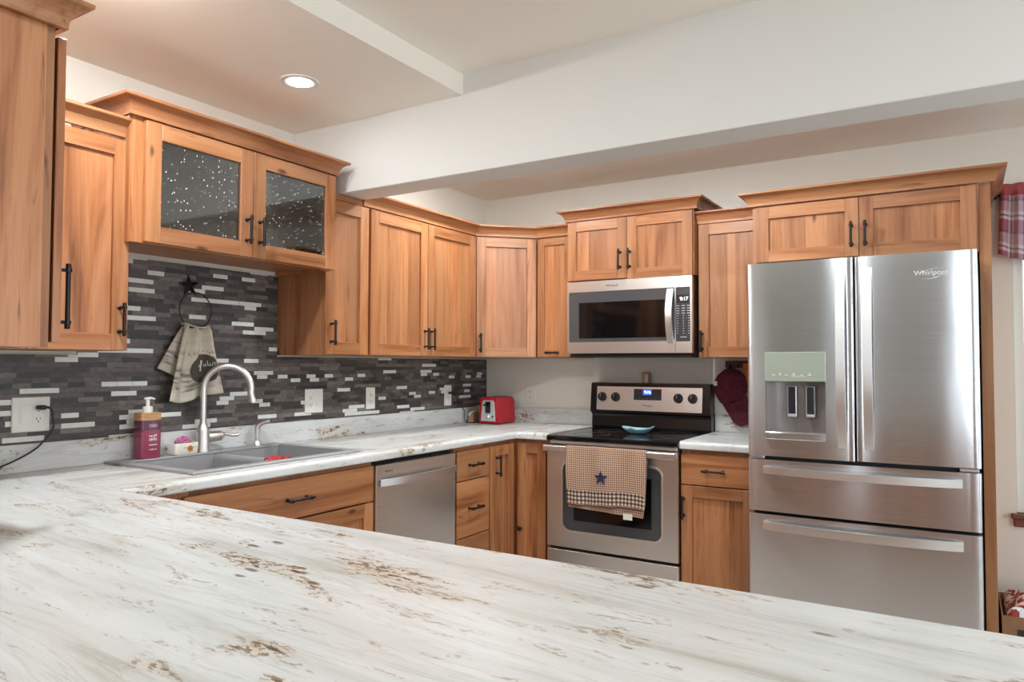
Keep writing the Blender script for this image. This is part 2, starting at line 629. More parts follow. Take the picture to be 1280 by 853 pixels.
def seeded_glass():
    k = N('seeded_glass')
    o = k.obj()
    vo = k.n('ShaderNodeTexVoronoi', feature='F1')
    k.set(vo, 'Vector', k.vmath('MULTIPLY', o, (80, 80, 52)))
    vo.inputs['Scale'].default_value = 1.0
    seeds = k.math('MULTIPLY', k.math('SUBTRACT', 1.0, k.step(vo.outputs['Distance'], 0.10, 0.20)),
                   k.step(k.sep(vo.outputs['Color'])[0], 0.40, 0.45))
    h = k.math('ADD', seeds, k.math('MULTIPLY', k.noise(o, 22, 2), 0.12))
    bp = k.n('ShaderNodeBump')
    bp.inputs['Strength'].default_value = 0.35
    bp.inputs['Distance'].default_value = 0.002
    k.set(bp, 'Height', h)
    tr = k.n('ShaderNodeBsdfTransparent')
    tr.inputs[0].default_value = (0.62, 0.63, 0.62, 1)
    gl = k.n('ShaderNodeBsdfGlossy')
    gl.inputs['Roughness'].default_value = 0.05
    gl.inputs['Color'].default_value = (0.9, 0.92, 0.92, 1)
    k.set(gl, 'Normal', bp.outputs[0])
    fr = k.n('ShaderNodeFresnel')
    fr.inputs[0].default_value = 1.5
    k.set(fr, 'Normal', bp.outputs[0])
    mx = k.n('ShaderNodeMixShader')
    k.set(mx, 0, k.math('MULTIPLY', k.math('ADD', fr.outputs[0], 0.06), 1.5))
    k.t.links.new(tr.outputs[0], mx.inputs[1])
    k.t.links.new(gl.outputs[0], mx.inputs[2])
    df = k.n('ShaderNodeBsdfDiffuse')
    df.inputs[0].default_value = (0.9, 0.9, 0.88, 1)
    m2 = k.n('ShaderNodeMixShader')
    k.set(m2, 0, k.math('MULTIPLY', seeds, 0.85))
    k.t.links.new(mx.outputs[0], m2.inputs[1])
    k.t.links.new(df.outputs[0], m2.inputs[2])
    out = [n for n in k.t.nodes if n.type == 'OUTPUT_MATERIAL'][0]
    k.t.links.new(m2.outputs[0], out.inputs[0])
    return k.m


WV = wood('knotty_alder_upright', 'z')
WH = wood('knotty_alder_crosswise', 'x')
WOOD = [WV, WH]
DARKWOOD = plain('dark_toe_wood', (96, 60, 40), 0.6)  # dark brown wood of the toe kicks
PRIMED = plain('cabinet_interior', (150, 120, 92), 0.6)
STONE_Y = stone('veined_laminate_run', 'y', 0.04)
STONE_X = stone('veined_laminate_bar', 'x', 0.10)
TILE = tilemat()
WALL = paint('greige_paint', (228, 222, 211))
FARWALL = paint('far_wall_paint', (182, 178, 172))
CEIL = paint('ceiling_paint', (246, 240, 230))
BEAMP = paint('beam_paint', (229, 228, 224))
STEEL = steel('brushed_steel', grain='x')
FSTEEL = steel('fridge_steel', c=(0.73, 0.75, 0.78), rough=0.175, grain='x', aniso=0.97, wav=0.22)
BRIGHT = steel('polished_steel', c=(0.86, 0.85, 0.84), rough=0.34, grain='x')
NICKEL = steel('brushed_nickel', c=(0.70, 0.66, 0.62), rough=0.40, grain='z')
BRONZE = plain('oil_rubbed_bronze', (52, 48, 48), 0.38, 0.8)
BLACK = plain('black_enamel', (14, 14, 15), 0.22)
GLASSBLACK = plain('black_glass', (10, 10, 11), 0.06, noise=0.0)
GREYGLASS = plain('smoked_glass', (70, 70, 72), 0.12, noise=0.0)
DARKIN = plain('dark_gap', (16, 15, 16), 0.7)
SINKM = plain('grey_composite', (152, 151, 152), 0.42, noise=0.06, nscale=200)
WHITEP = plain('white_plastic', (226, 224, 216), 0.35, noise=0.01)
SCREEN_B = emit('blue_display', (0.05, 0.10, 0.9), 1.2)
DIGIT = emit('lit_digits', (0.65, 0.8, 1.0), 3.0)
PALE = plain('pale_chrome', (226, 226, 228), 0.3, 0.3)
PRINTM = plain('pale_print', (190, 190, 190), 0.5)
DARKPRINT = plain('dark_print', (50, 46, 44), 0.5)
SEEDED = seeded_glass()

# ------------------------------------------------------------------ the room
CZ = 2.467     # kitchen ceiling
UZ = 2.557     # raised ceiling over the living side
BF, BB, BZ = -1.742, -1.573, 2.128   # beam front, back, underside
XR, YR = 6.3, -8.2


def struct(name, mb, m, label=None):
    o = mb.build(name, m)
    return tag(o, label, 'room shell' if label else None, kind='structure')


m = MB()
m.box(-0.1, XR + 0.1, YR - 0.1, 0.15, -0.1, 0.0)
k = N('pale_plank_floor')
br = k.n('ShaderNodeTexBrick')
k.set(br, 'Vector', k.obj())
br.inputs['Color1'].default_value = lin((186, 178, 168))
br.inputs['Color2'].default_value = lin((164, 156, 147))
br.inputs['Mortar'].default_value = lin((110, 102, 95))
br.inputs['Scale'].default_value = 1.0
br.inputs['Mortar Size'].default_value = 0.002
br.inputs['Brick Width'].default_value = 1.2
br.inputs['Row Height'].default_value = 0.12
k.base(k.mix(k.math('MULTIPLY', k.noise(k.vmath('MULTIPLY', k.obj(), (2, 30, 1)), 1.0, 4), 0.5), br.outputs[0], lin((140, 132, 124))))
k.props(Roughness=0.4)
struct('floor', m, k.m)

m = MB()
m.box(-0.12, 0.0, YR - 0.1, 0.12, 0.0, 2.7)
struct('wall_left', m, WALL)
m = MB()
WX0, WX1, WZ0, WZ1 = 3.068, 4.20, 0.600, 2.06
m.box(0.0, WX0, 0.0, 0.12, 0.0, 2.7).box(WX0, WX1, 0.0, 0.12, 0.0, WZ0).box(WX0, WX1, 0.0, 0.12, WZ1, 2.7).box(WX1, XR, 0.0, 0.12, 0.0, 2.7)
struct('wall_back', m, WALL)
m = MB()
m.box(XR, XR + 0.12, YR, -4.1, 0, 2.7).box(XR, XR + 0.12, -1.9, -1.45, 0, 2.7).box(XR, XR + 0.12, -0.25, 0.12, 0, 2.7).box(XR, XR + 0.12, -1.45, -0.25, 0, 0.7).box(XR, XR + 0.12, -1.45, -0.25, 2.2, 2.7).box(XR, XR + 0.12, -4.1, -1.9, 0, 0.5).box(XR, XR + 0.12, -4.1, -1.9, 2.3, 2.7)  # unseen openings let in the added side daylight
struct('wall_right', m, FARWALL)
m = MB()
xs = [0.0, 1.45, 1.75, 3.41, 3.69, 4.4, 5.6, XR]  # unseen rear openings, sized for the reflected streaks and the fill
for i in range(7):
    if i % 2 == 0:
        m.box(xs[i], xs[i + 1], YR - 0.12, YR, 0, 2.7)
    else:
        m.box(xs[i], xs[i + 1], YR - 0.12, YR, 0, 0.5).box(xs[i], xs[i + 1], YR - 0.12, YR, 2.4, 2.7)
struct('wall_rear', m, FARWALL)
m = MB()
m.box(0.0, 0.985, -3.81, -3.69, 0.0, CZ)
struct('wall_front', m, WALL)

m = MB()
m.box(0.0, XR, BB, 0.0, CZ, 2.72)
struct('ceiling', m, CEIL)
m = MB()
m.box(0.0, 1.04, YR, BF, CZ, 2.72)
struct('ceiling', m, CEIL)
m = MB()
m.box(1.04, XR, YR, BF, UZ, 2.72)
struct('ceiling', m, CEIL)
m = MB()
m.box(0.0, XR, BF, BB, BZ, 2.70, bev=0.003)
struct('ceiling_beam', m, BEAMP)

# mosaic backsplash on the left wall
m = MB()
m.box(0.0, 0.010, -3.69, -2.79, 0.99, 1.338)
m.box(0.0, 0.010, -2.79, -1.846, 0.99, 1.735)
m.box(0.0, 0.010, -1.846, -0.001, 0.99, 1.342)
tag(struct('wall_tile', m, TILE), None)


def window(n, x0, x1, y, z0, z1):
    t = thing('window_%d' % n, None, None, (x0, y, z0))
    t['kind'] = 'structure'
    f = MB()
    fw = 0.045
    f.box(x0, x0 + fw, y, y + 0.07, z0, z1, bev=0.004).box(x1 - fw, x1, y, y + 0.07, z0, z1, bev=0.004)
    f.box(x0 + fw, x1 - fw, y, y + 0.07, z0, z0 + fw, bev=0.004).box(x0 + fw, x1 - fw, y, y + 0.07, z1 - fw, z1, bev=0.004)
    zm = (z0 + z1) / 2
    f.box(x0 + fw, x1 - fw, y + 0.015, y + 0.055, zm - 0.02, zm + 0.02, bev=0.003)
    f.box(x0 + fw, x0 + fw + 0.022, y + 0.015, y + 0.045, z0 + fw, zm - 0.02).box(x1 - fw - 0.022, x1 - fw, y + 0.015, y + 0.045, z0 + fw, zm - 0.02)
    f.box(x0 + fw + 0.022, x1 - fw - 0.022, y + 0.015, y + 0.045, z0 + fw, z0 + fw + 0.03)
    f.build('window_frame', WHITEP, t, 'W')
    g = MB()
    g.box(x0 + fw, x1 - fw, y + 0.032, y + 0.036, z0 + fw, z1 - fw)
    g.build('pane', PANE, t, 'W')
    return t


k = N('window_glass')
tr = k.n('ShaderNodeBsdfTransparent')
tr.inputs[0].default_value = (0.95, 0.97, 0.97, 1)
gl = k.n('ShaderNodeBsdfGlossy')
gl.inputs['Roughness'].default_value = 0.02
mx = k.n('ShaderNodeMixShader')
mx.inputs[0].default_value = 0.05
k.t.links.new(tr.outputs[0], mx.inputs[1])
k.t.links.new(gl.outputs[0], mx.inputs[2])
k.t.links.new(mx.outputs[0], [n for n in k.t.nodes if n.type == 'OUTPUT_MATERIAL'][0].inputs[0])
PANE = k.m
window(1, WX0, WX1, 0.03, WZ0, WZ1)
m = MB()
m.box(3.045, 4.23, -0.035, 0.03, 0.577, 0.600, 0, 0.004).box(3.055, 4.22, -0.02, -0.001, 0.538, 0.577, 0, 0.004)
tag(m.build('window_sill', [plain('stained_sill', (116, 62, 40), 0.4)]), kind='structure')


# ------------------------------------------------------------------ cabinets
def pull(mb, cx, y, cz, L=0.118, horiz=False):
    """bar pull: bar with collars and turned ends on two posts; y is the door face"""
    yb = y - 0.031
    h = L / 2
    pr = [(-h, 0.0052), (-h + 0.003, 0.0066), (-h + 0.012, 0.0066), (-h + 0.0125, 0.0086), (-h + 0.021, 0.0086), (-h + 0.0215, 0.0058),
          (h - 0.0215, 0.0058), (h - 0.021, 0.0086), (h - 0.0125, 0.0086), (h - 0.012, 0.0066), (h - 0.003, 0.0066), (h, 0.0052)]
    mb.lathe([(r_, a) for a, r_ in pr], (cx, yb, cz), 'x' if horiz else 'z', 12)
    for s_ in (-1, 1):
        d = s_ * (h - 0.017)
        px, pz = (cx + d, cz) if horiz else (cx, cz + d)
        mb.lathe([(0.0085, 0), (0.0085, -0.002), (0.0048, -0.005), (0.0048, -0.031)], (px, y, pz), 'y', 10)


def shaker(mb, x0, x1, z0, z1, y=0.0, th=0.020, sw=0.058, glass=False, recess=0.0115):
    mb.box(x0, x0 + sw, y, y + th, z0, z1, 0, 0.0012)
    mb.box(x1 - sw, x1, y, y + th, z0, z1, 0, 0.0012)
    mb.box(x0 + sw, x1 - sw, y, y + th, z0, z0 + sw, 1, 0.0012)
    mb.box(x0 + sw, x1 - sw, y, y + th, z1 - sw, z1, 1, 0.0012)
    if not glass:
        # panel glued up from boards of uneven width
        a, b = x0 + sw, x1 - sw
        w = b - a
        n = max(2, int(round(w / 0.085)))
        cuts = [a] + sorted(a + w * (i + R.uniform(-0.25, 0.25)) / n for i in range(1, n)) + [b]
        for i in range(n):
            mb.box(cuts[i], cuts[i + 1], y + recess, y + th - 0.003, z0 + sw, z1 - sw, 0)


def slab(mb, x0, x1, z0, z1, y=0.0, th=0.020):
    mb.box(x0, x1, y, y + th, z0, z1, 1, 0.0016)


def door(par, x0, x1, z0, z1, hx=None, hz=None, horiz=False, sw=0.058, L=0.118, y=0.0):
    d = MB()
    shaker(d, x0, x1, z0, z1, y=y, sw=sw)
    d = d.build('door', WOOD, par)
    if hx is not None:
        h = MB()
        pull(h, hx, y, hz, L, horiz)
        h.build('handle', BRONZE, d)
    return d


def drawer(par, x0, x1, z0, z1, L=0.118, hx=None):
    d = MB()
    slab(d, x0, x1, z0, z1)
    d = d.build('drawer', WOOD, par)
    h = MB()
    pull(h, (x0 + x1) / 2 if hx is None else hx, 0.0, (z0 + z1) / 2, L, True)
    h.build('handle', BRONZE, d)
    return d


def carcass(par, w, d, z0, z1, fy=0.021, x0=0.0, stile=0.04, top=True, mids=(), rails=()):
    """box with a face frame standing in front of it"""
    c = MB()
    t = 0.016
    b = fy + 0.019
    zb = z0
    c.box(x0, x0 + t, b, d, zb, z1, 0).box(x0 + w - t, x0 + w, b, d, zb, z1, 0)
    c.box(x0 + t, x0 + w - t, b, d, zb, zb + t, 1)
    if top:
        c.box(x0 + t, x0 + w - t, b, d, z1 - t, z1, 1)
    c.box(x0 + t, x0 + w - t, d - 0.008, d, zb + t, z1 - t, 0)
    c.box(x0, x0 + stile, fy, b, zb, z1, 0).box(x0 + w - stile, x0 + w, fy, b, zb, z1, 0)
    c.box(x0 + stile, x0 + w - stile, fy, b, zb, zb + stile, 1).box(x0 + stile, x0 + w - stile, fy, b, z1 - stile, z1, 1)
    for mx_ in mids:
        c.box(mx_ - 0.02, mx_ + 0.02, fy, b, zb + stile, z1 - stile, 0)
    for rz_ in rails:
        c.box(x0 + stile, x0 + w - stile, fy, b, rz_ - 0.02, rz_ + 0.02, 1)
    return c.build('carcass', WOOD, par)


CROWN = [(0.000, 0.004), (0.006, 0.004), (0.006, 0.000), (0.019, 0.000), (0.019, 0.010), (0.020, 0.016), (0.023, 0.024), (0.029, 0.035), (0.037, 0.044),
         (0.047, 0.050), (0.056, 0.053), (0.058, 0.056), (0.058, 0.064), (0.0, 0.064)]


def offset_path(pts, d):
    """offset an open plan polyline to its right-hand side by d with mitred corners"""
    out = []
    n = len(pts)
    for i in range(n):
        dirs = []
        if i > 0:
            dirs.append((Vector(pts[i]) - Vector(pts[i - 1])).normalized())
        if i < n - 1:
            dirs.append((Vector(pts[i + 1]) - Vector(pts[i])).normalized())
        ns = [Vector((q.y, -q.x)) for q in dirs]
        if len(ns) == 1:
            o = ns[0] * d
        else:
            s_ = (ns[0] + ns[1]).normalized()
            o = s_ * (d / max(0.2, s_.dot(ns[0])))
        out.append(Vector(pts[i]) + o)
    return out


def crown(par, path, z, segs=None, prof=CROWN, lift=0.0):
    """crown moulding along a plan path (world), projecting to the right of its direction"""
    mb = MB()
    rows = [offset_path(path, d) for d, _ in prof]
    for i in range(len(path) - 1):
        if segs and i not in segs:
            continue
        A = [mb.bm.verts.new((rows[j][i].x, rows[j][i].y, z + prof[j][1])) for j in range(len(prof))]
        B = [mb.bm.verts.new((rows[j][i + 1].x, rows[j][i + 1].y, z + prof[j][1])) for j in range(len(prof))]
        n = len(prof)
        for j in range(n):
            mb.bm.faces.new((A[j], A[(j + 1) % n], B[(j + 1) % n], B[j]))
        mb.bm.faces.new(A[::-1])
        mb.bm.faces.new(B)
        mb.fin(1)
    return mb.build('crown_molding', WOOD, par, 'W')


XU = 0.3292            # door faces of the left wall uppers
ZU, ZD = 1.350, 2.090  # underside of uppers, top of their doors
FR = XU - 0.021        # face frame plane
LEFT = PI / 2
G_UP = 'wall cabinets of knotty honey wood'


def left_cab(label, y0, w, z0, face=XU, name='wall_cabinet', cat='cabinet'):
    return thing(name, label, cat, (face, y0, z0), LEFT, G_UP)


# A: cabinet over the end of the bar, seen from its side
ex, ey = 0.975, -3.335
t = thing('wall_cabinet', 'tall wall cabinet at the left edge, seen side-on with dark crown and door edge', 'cabinet', (ex, ey, 1.345), PI, G_UP)
w_ = 0.62
carcass(t, w_, 0.354, 1.345, 2.135, fy=0.030)
s_ = MB()
s_.box(-0.006, 0.0, 0.051, 0.354, 1.345, 2.135, 0)
s_.build('end_panel', WOOD, t)
door(t, 0.004, 0.308, 1.358, 2.112, 0.034, 1.475, L=0.165)
door(t, 0.312, 0.616, 1.358, 2.112, 0.586, 1.475, L=0.165)
crown(t, [(ex - w_, ey - 0.031), (ex + 0.006, ey - 0.031), (ex + 0.006, -3.689)][::-1], 2.125,
      prof=[(d * 1.05, h * 1.05) for d, h in CROWN])

# B: single door on the left wall in the corner
t = left_cab('wall cabinet with one door between the side-on cabinet and the glass-door cabinet', -3.33, 0.545, ZU)
carcass(t, 0.545, XU - 0.002, 1.352, 2.105)
door(t, 0.215, 0.543, ZU + 0.003, 2.100, 0.513, 1.461)
door(t, 0.003, 0.211, ZU + 0.003, 2.100)
crown(t, [(FR, -3.33), (FR, -2.786)], 2.112)

# C: glass doors over the sink
XG = 0.390
t = left_cab('short wall cabinet with two seeded glass doors above the kitchen sink', -2.806, 0.965, 1.738, XG)
c_ = MB()
c_.box(0, 0.016, 0.04, XG - 0.002, 1.738, 2.18, 0).box(0.949, 0.965, 0.04, XG - 0.002, 1.738, 2.18, 0)
c_.box(0.016, 0.949, 0.04, XG - 0.002, 1.755, 1.771, 1).box(0.016, 0.949, 0.04, XG - 0.002, 2.164, 2.18, 1)
c_.box(0.016, 0.949, XG - 0.012, XG - 0.002, 1.771, 2.164, 0)
c_.box(0, 0.042, 0.021, 0.04, 1.738, 2.19, 0).box(0.923, 0.965, 0.021, 0.04, 1.738, 2.19, 0)
c_.box(0.042, 0.923, 0.021, 0.04, 1.738, 1.776, 1).box(0.042, 0.923, 0.021, 0.04, 2.15, 2.19, 1).box(0.465, 0.50, 0.021, 0.04, 1.776, 2.15, 0)
c_.build('carcass', WOOD, t)
c_ = MB()
c_.box(0.016, 0.949, 0.06, XG - 0.013, 1.9605, 1.9695, 0)
c_.build('shelf', PRIMED, t)
for (a, b, hx) in ((0.040, 0.503, 0.472), (0.506, 0.965, 0.536)):
    d = MB()
    shaker(d, a, b, 1.742, 2.178, glass=True, sw=0.060)
    d = d.build('door', WOOD, t)
    g = MB()
    g.box(a + 0.055, b - 0.055, 0.010, 0.014, 1.797, 2.123)
    tag(g.build('glass_pane', SEEDED, d), 'seeded glass pane')
    h = MB()
    pull(h, hx, 0.0, 1.850)
    h.build('handle', BRONZE, d)
crown(t, [(0.002, -2.806), (XG - 0.021, -2.806), (XG - 0.021, -1.841), (0.002, -1.841)], 2.186)

# D: single door right of the sink, E: double, F: diagonal corner, G: narrow
path = [(FR, -1.585), (FR, -0.602 + 0.021 * math.tan(PI / 8)), (0.602 - 0.021 * math.tan(PI / 8), -FR), (0.846, -FR)]
t = left_cab('wall cabinet with one door and visible side, right of the sink under the beam', -1.843, 0.298, ZU)
carcass(t, 0.298, XU - 0.002, ZU, 2.10)
door(t, 0.004, 0.292, ZU + 0.004, ZD, 0.040, 1.455)
cm = MB()
cm.box(0.0, 0.298, 0.012, 0.0205, 2.0965, 2.122, 1)
cm.build('top_molding', WOOD, t)
t = left_cab('tall double-door wall cabinet on the tiled wall with paired centre pulls', -1.545, 0.943, ZU)
carcass(t, 0.943, XU - 0.002, ZU, 2.10, mids=(0.4705,))
door(t, 0.013, 0.4695, ZU + 0.004, ZD, 0.4445, 1.448)
door(t, 0.4735, 0.940, ZU + 0.004, ZD, 0.4985, 1.448)
crown(t, path, 2.098, segs=(0,))
q = 0.602 - XU
t = thing('wall_cabinet', 'diagonal corner wall cabinet with one door across the room corner', 'cabinet', (XU, -0.602, ZU), PI / 4, G_UP)
L_ = math.hypot(q, q)
c_ = MB()
c_.prism([(0.002, -0.600), (0.002, -0.002), (0.600, -0.002), (0.600, -FR), (0.600 - 0.004, -FR), (FR, -0.596), (FR, -0.600)], 'z', ZU, 2.10)
c_.build('carcass', WOOD, t, 'W')
door(t, 0.005, L_ - 0.005, ZU + 0.004, ZD, 0.028, 1.440)
crown(t, path, 2.098, segs=(1,))
t = thing('wall_cabinet', 'narrow wall cabinet squeezed between the corner cabinet and the microwave', 'cabinet', (0.603, -XU, ZU), 0, G_UP)
carcass(t, 0.240, XU - 0.002, ZU, 2.10, stile=0.03)
door(t, 0.004, 0.237, ZU + 0.004, ZD, 0.118, 1.381, True, sw=0.045, L=0.095)
crown(t, path, 2.098, segs=(2,))

# H: over the microwave
YM = -0.386
t = thing('wall_cabinet', 'short two-door wall cabinet above the microwave', 'cabinet', (0.845, YM, 1.803), 0, G_UP)
carcass(t, 0.770, -YM - 0.002, 1.803, 2.17, mids=(0.380,))
door(t, 0.002, 0.381, 1.806, 2.158, 0.342, 1.913)
door(t, 0.383, 0.765, 1.800, 2.158, 0.401, 1.913)
crown(t, [(0.845, -0.002), (0.845, YM + 0.021), (1.615, YM + 0.021), (1.615, -0.002)], 2.164)

# I: right of the microwave
t = thing('wall_cabinet', 'wall cabinet with one door between the microwave and the fridge', 'cabinet', (1.619, -0.325, ZU - 0.003), 0, G_UP)
carcass(t, 0.362, 0.323, ZU - 0.003, 2.09)
door(t, 0.006, 0.360, ZU, 2.080, 0.024, 1.437)
crown(t, [(1.619, -0.304), (1.980, -0.304)], 2.085)

# J: over the fridge
YF = -0.630
t = thing('wall_cabinet', 'deep two-door wall cabinet on top of the fridge', 'cabinet', (1.985, YF, 1.792), 0, G_UP)
carcass(t, 0.938, -YF - 0.002, 1.792, 2.10, mids=(0.476,))
door(t, 0.022, 0.476, 1.806, 2.075, 0.447, 1.904)
door(t, 0.479, 0.930, 1.800, 2.075, 0.505, 1.904)
crown(t, [(1.985, -0.002), (1.985, YF + 0.021), (2.968, YF + 0.021), (2.968, -0.002)], 2.084)
t = thing('fridge_end_panel', 'tall wooden end panel standing against the right side of the fridge', 'panel', (2.925, -0.612, 0.0))
m = MB()
m.box(2.9245, 2.967, -0.609, -0.590, 0.0, 2.084, 0, 0.001).box(2.945, 2.967, -0.589, -0.002, 0.0, 2.084, 0)
m.build('panel', WOOD, t, 'W')

# base cabinets
XB, YB = 0.640, -0.640
CT, CB = 0.9197, 0.8797
G_LOW = 'base cabinets of knotty honey wood'


def base_cab(label, loc, rz, w, d, **kw):
    t = thing('base_cabinet', label, 'cabinet', (loc[0], loc[1], 0.0), rz, G_LOW)
    carcass(t, w, d, 0.10, CB - 0.002, **kw)
    tk = MB()
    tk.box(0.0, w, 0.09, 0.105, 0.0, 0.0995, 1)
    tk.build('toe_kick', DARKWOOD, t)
    return t


t = base_cab('sink base cabinet with one wide false drawer above two doors', (XB, -2.775), LEFT, 0.938, XB - 0.02, top=False)
drawer(t, 0.012, 0.932, 0.706, 0.859, hx=0.497, L=0.13)
door(t, 0.012, 0.470, 0.112, 0.699)
door(t, 0.474, 0.932, 0.112, 0.699)
t = base_cab('narrow base cabinet of three stacked drawers right of the dishwasher', (XB, -1.222), LEFT, 0.308, XB - 0.02)
drawer(t, 0.004, 0.304, 0.703, 0.855)
drawer(t, 0.004, 0.304, 0.409, 0.697)
drawer(t, 0.004, 0.304, 0.112, 0.403)
t = thing('base_cabinet', 'corner base cabinet with two narrow doors meeting at the inside corner', 'cabinet', (XB, -0.912, 0.0), 0, G_LOW)
c_ = MB()
c_.prism([(0.02, -0.912), (0.02, -0.02), (0.860, -0.02), (0.860, YB + 0.021), (XB - 0.021, YB + 0.021), (XB - 0.021, -0.912)], 'z', 0.10, CB - 0.002)
c_.build('carcass', WOOD, t, 'W')
c_ = MB()
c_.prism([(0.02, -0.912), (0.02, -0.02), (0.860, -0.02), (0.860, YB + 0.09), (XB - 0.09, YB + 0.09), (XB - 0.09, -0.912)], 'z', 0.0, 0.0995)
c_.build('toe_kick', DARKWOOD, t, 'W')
t2 = thing('corner_left_frame', None, None, (XB, -0.912, 0.0), LEFT)   # construction frame only


def door_in(par, frame_loc, rz, x0, x1, z0, z1, hx, hz, sw, L, small=False):
    F = Matrix.Translation(frame_loc) @ Matrix.Rotation(rz, 4, 'Z')
    d = MB()
    shaker(d, x0, x1, z0, z1, sw=sw)
    d.bm.transform(F)
    d = d.build('door', WOOD, par, 'W')
    h = MB()
    if small:
        h.lathe([(0.006, 0.0), (0.006, -0.012), (0.013, -0.016), (0.014, -0.024), (0.008, -0.029)], (hx, 0.0, hz), 'y', 14)
    else:
        pull(h, hx, 0.0, hz, L)
    h.bm.transform(F)
    h.build('knob' if small else 'handle', BRONZE, d, 'W')
    return d


bpy.data.objects.remove(t2)
door_in(t, (XB, -0.912, 0), LEFT, 0.006, 0.252, 0.112, 0.855, 0.066, 0.745, 0.058, 0.118)
door_in(t, (XB + 0.012, YB, 0), 0, 0.0, 0.186, 0.112, 0.855, 0.026, 0.368, 0.055, 0.118, True)
t = base_cab('base cabinet with one drawer and one door between the range and the fridge', (1.626, YB), 0, 0.372, -YB - 0.02)
drawer(t, 0.0, 0.368, 0.703, 0.853, hx=0.172)
door(t, -0.001, 0.368, 0.112, 0.697, 0.014, 0.588)
# bar cabinets under the near counter
t = thing('base_cabinet', 'bar cabinet carrying the near counter, its wooden back towards the viewer', 'cabinet', (3.45, -3.02, 0.0), PI, G_LOW)
m = MB()
m.box(0.0, 2.80, 0.021, 0.62, 0.10, CB - 0.002, 0).box(0.0, 2.80, 0.09, 0.60, 0.0, 0.0995, 1)
m.build('carcass', WOOD, t)
for i in range(4):
    door(t, 0.02 + 0.6 * i, 0.60 + 0.6 * i, 0.112, 0.855, 0.06 + 0.6 * i, 0.745)

t = thing('base_cabinet', 'blind corner cabinet filling the angle between sink base and bar', 'cabinet', (0.32, -3.2, 0.0), 0, G_LOW)
m = MB()
m.box(0.02, XB - 0.021, -3.62, -2.7765, 0.10, CB - 0.002, 0).box(0.02, XB - 0.09, -3.62, -2.7765, 0.0, 0.0995, 1)
m.build('carcass', WOOD, t, 'W')

# ------------------------------------------------------------------ countertops
def edge_prof(a, b, z0=CB, z1=CT, r=0.018):
    """profile from back a to front b with a rolled front edge"""
    s_ = 1 if b > a else -1
    p = [(a, z0), (b - s_ * 0.004, z0), (b, z0 + 0.004)]
    for i in range(7):
        an = PI / 2 * i / 6
        p.append((b - s_ * r * (1 - math.cos(an)), z1 - r * (1 - math.sin(an))))
    p.append((a, z1))
    return p


CX = 0.657
t = thing('countertop', 'pale veined countertop wrapping round the sink run and the near bar', 'countertop', (0.0, -3.69, CB))
m = MB()
m.prism(edge_prof(0.578, CX), 'y', -2.690, -1.868, 0, True)                # front strip of the sink
m.prism(edge_prof(0.002, CX), 'y', -1.868, -CX, 0, True)
m.prism(edge_prof(0.002, CX), 'y', -2.985, -2.690, 0, True)
m.box(0.002, 0.034, -2.690, -1.868, CB, CT, 0)
m.box(0.002, CX, -CX, -0.002, CB, CT, 0)
m.prism(edge_prof(-0.002, -CX), 'x', CX, 0.8625, 0, True)
m.box(0.002, CX, -3.688, -2.985, CB, CT, 1)
PY = -2.985
m.prism(edge_prof(-3.688, PY), 'x', CX, 0.99, 1, True)
m.prism(edge_prof(-4.03, PY), 'x', 0.99, 3.62, 1, True)
m.build('top', [STONE_Y, STONE_X], t, 'W')
b_ = MB()
b_.box(0.0105, 0.024, -3.688, -0.035, CT + 0.0003, 1.020, 0, 0.002)
b_.build('backsplash', [STONE_Y], t, 'W')
b_ = MB()
b_.box(0.0105, 0.8625, -0.024, -0.002, CT + 0.0003, 1.020, 0, 0.002)
b_.build('backsplash', [STONE_X], t, 'W')
t = thing('countertop', 'short pale countertop between the range and the fridge', 'countertop', (1.625, -CX, CB))
m = MB()
m.prism(edge_prof(-0.002, -CX), 'x', 1.6245, 1.999, 0, True)
m.build('top', [STONE_X], t, 'W')
b_ = MB()
b_.box(1.6245, 1.999, -0.024, -0.002, CT + 0.0003, 1.020, 0, 0.002)
b_.build('backsplash', [STONE_X], t, 'W')

# ------------------------------------------------------------------ sink
SZ = 0.929
t = thing('kitchen_sink', 'grey double-bowl drop-in sink set in the counter under the tiled wall', 'sink', (0.305, -2.28, CB))
m = MB()
x0, x1, y0, y1 = 0.032, 0.585, -2.695, -1.864
bowls = [(0.112, 0.545, -2.650, -2.270, 0.745), (0.112, 0.545, -2.215, -1.912, 0.765)]
# rim as strips round the two bowls
m.box(x0, 0.112, y0, y1, CT - 0.0, SZ, 0, 0.003).box(0.545, x1, y0, y1, CT, SZ, 0, 0.003)
m.box(0.112, 0.545, y0, -2.650, CT, SZ, 0).box(0.112, 0.545, -1.912, y1, CT, SZ, 0)
pts = [(-2.270, CT - 0.02)]
for i in range(9):
    a = PI * i / 8
    pts.append((-2.2425 - 0.0275 * math.cos(a), 0.902 + 0.018 * math.sin(a)))
pts.append((-2.215, CT - 0.02))
pts += [(-2.215, 0.735), (-2.270, 0.735)]
m.prism(pts, 'x', 0.112, 0.545, 0, True)
for (a, b, c, d, zb) in bowls:
    w2 = 0.010
    m.box(a - w2, a, c - w2, d + w2, zb, CT, 0).box(b, b + w2, c - w2, d + w2, zb, CT, 0)
    if c < -2.5:
        m.box(a, b, c - w2, c, zb, CT, 0)
    else:
        m.box(a, b, d, d + w2, zb, CT, 0)
    m.box(a, b, c if c < -2.5 else c + 0.0, d, zb - w2, zb, 0)
m.build('basin', SINKM, t, 'W')
for (a, b, c, d, zb) in bowls:
    f = MB()
    f.lathe([(0.042, 0.0003), (0.042, 0.004), (0.034, 0.005), (0.03, 0.001)], ((a + b) / 2, (c + d) / 2, zb), 'z', 24)
    f.build('drain', STEEL, t, 'W')

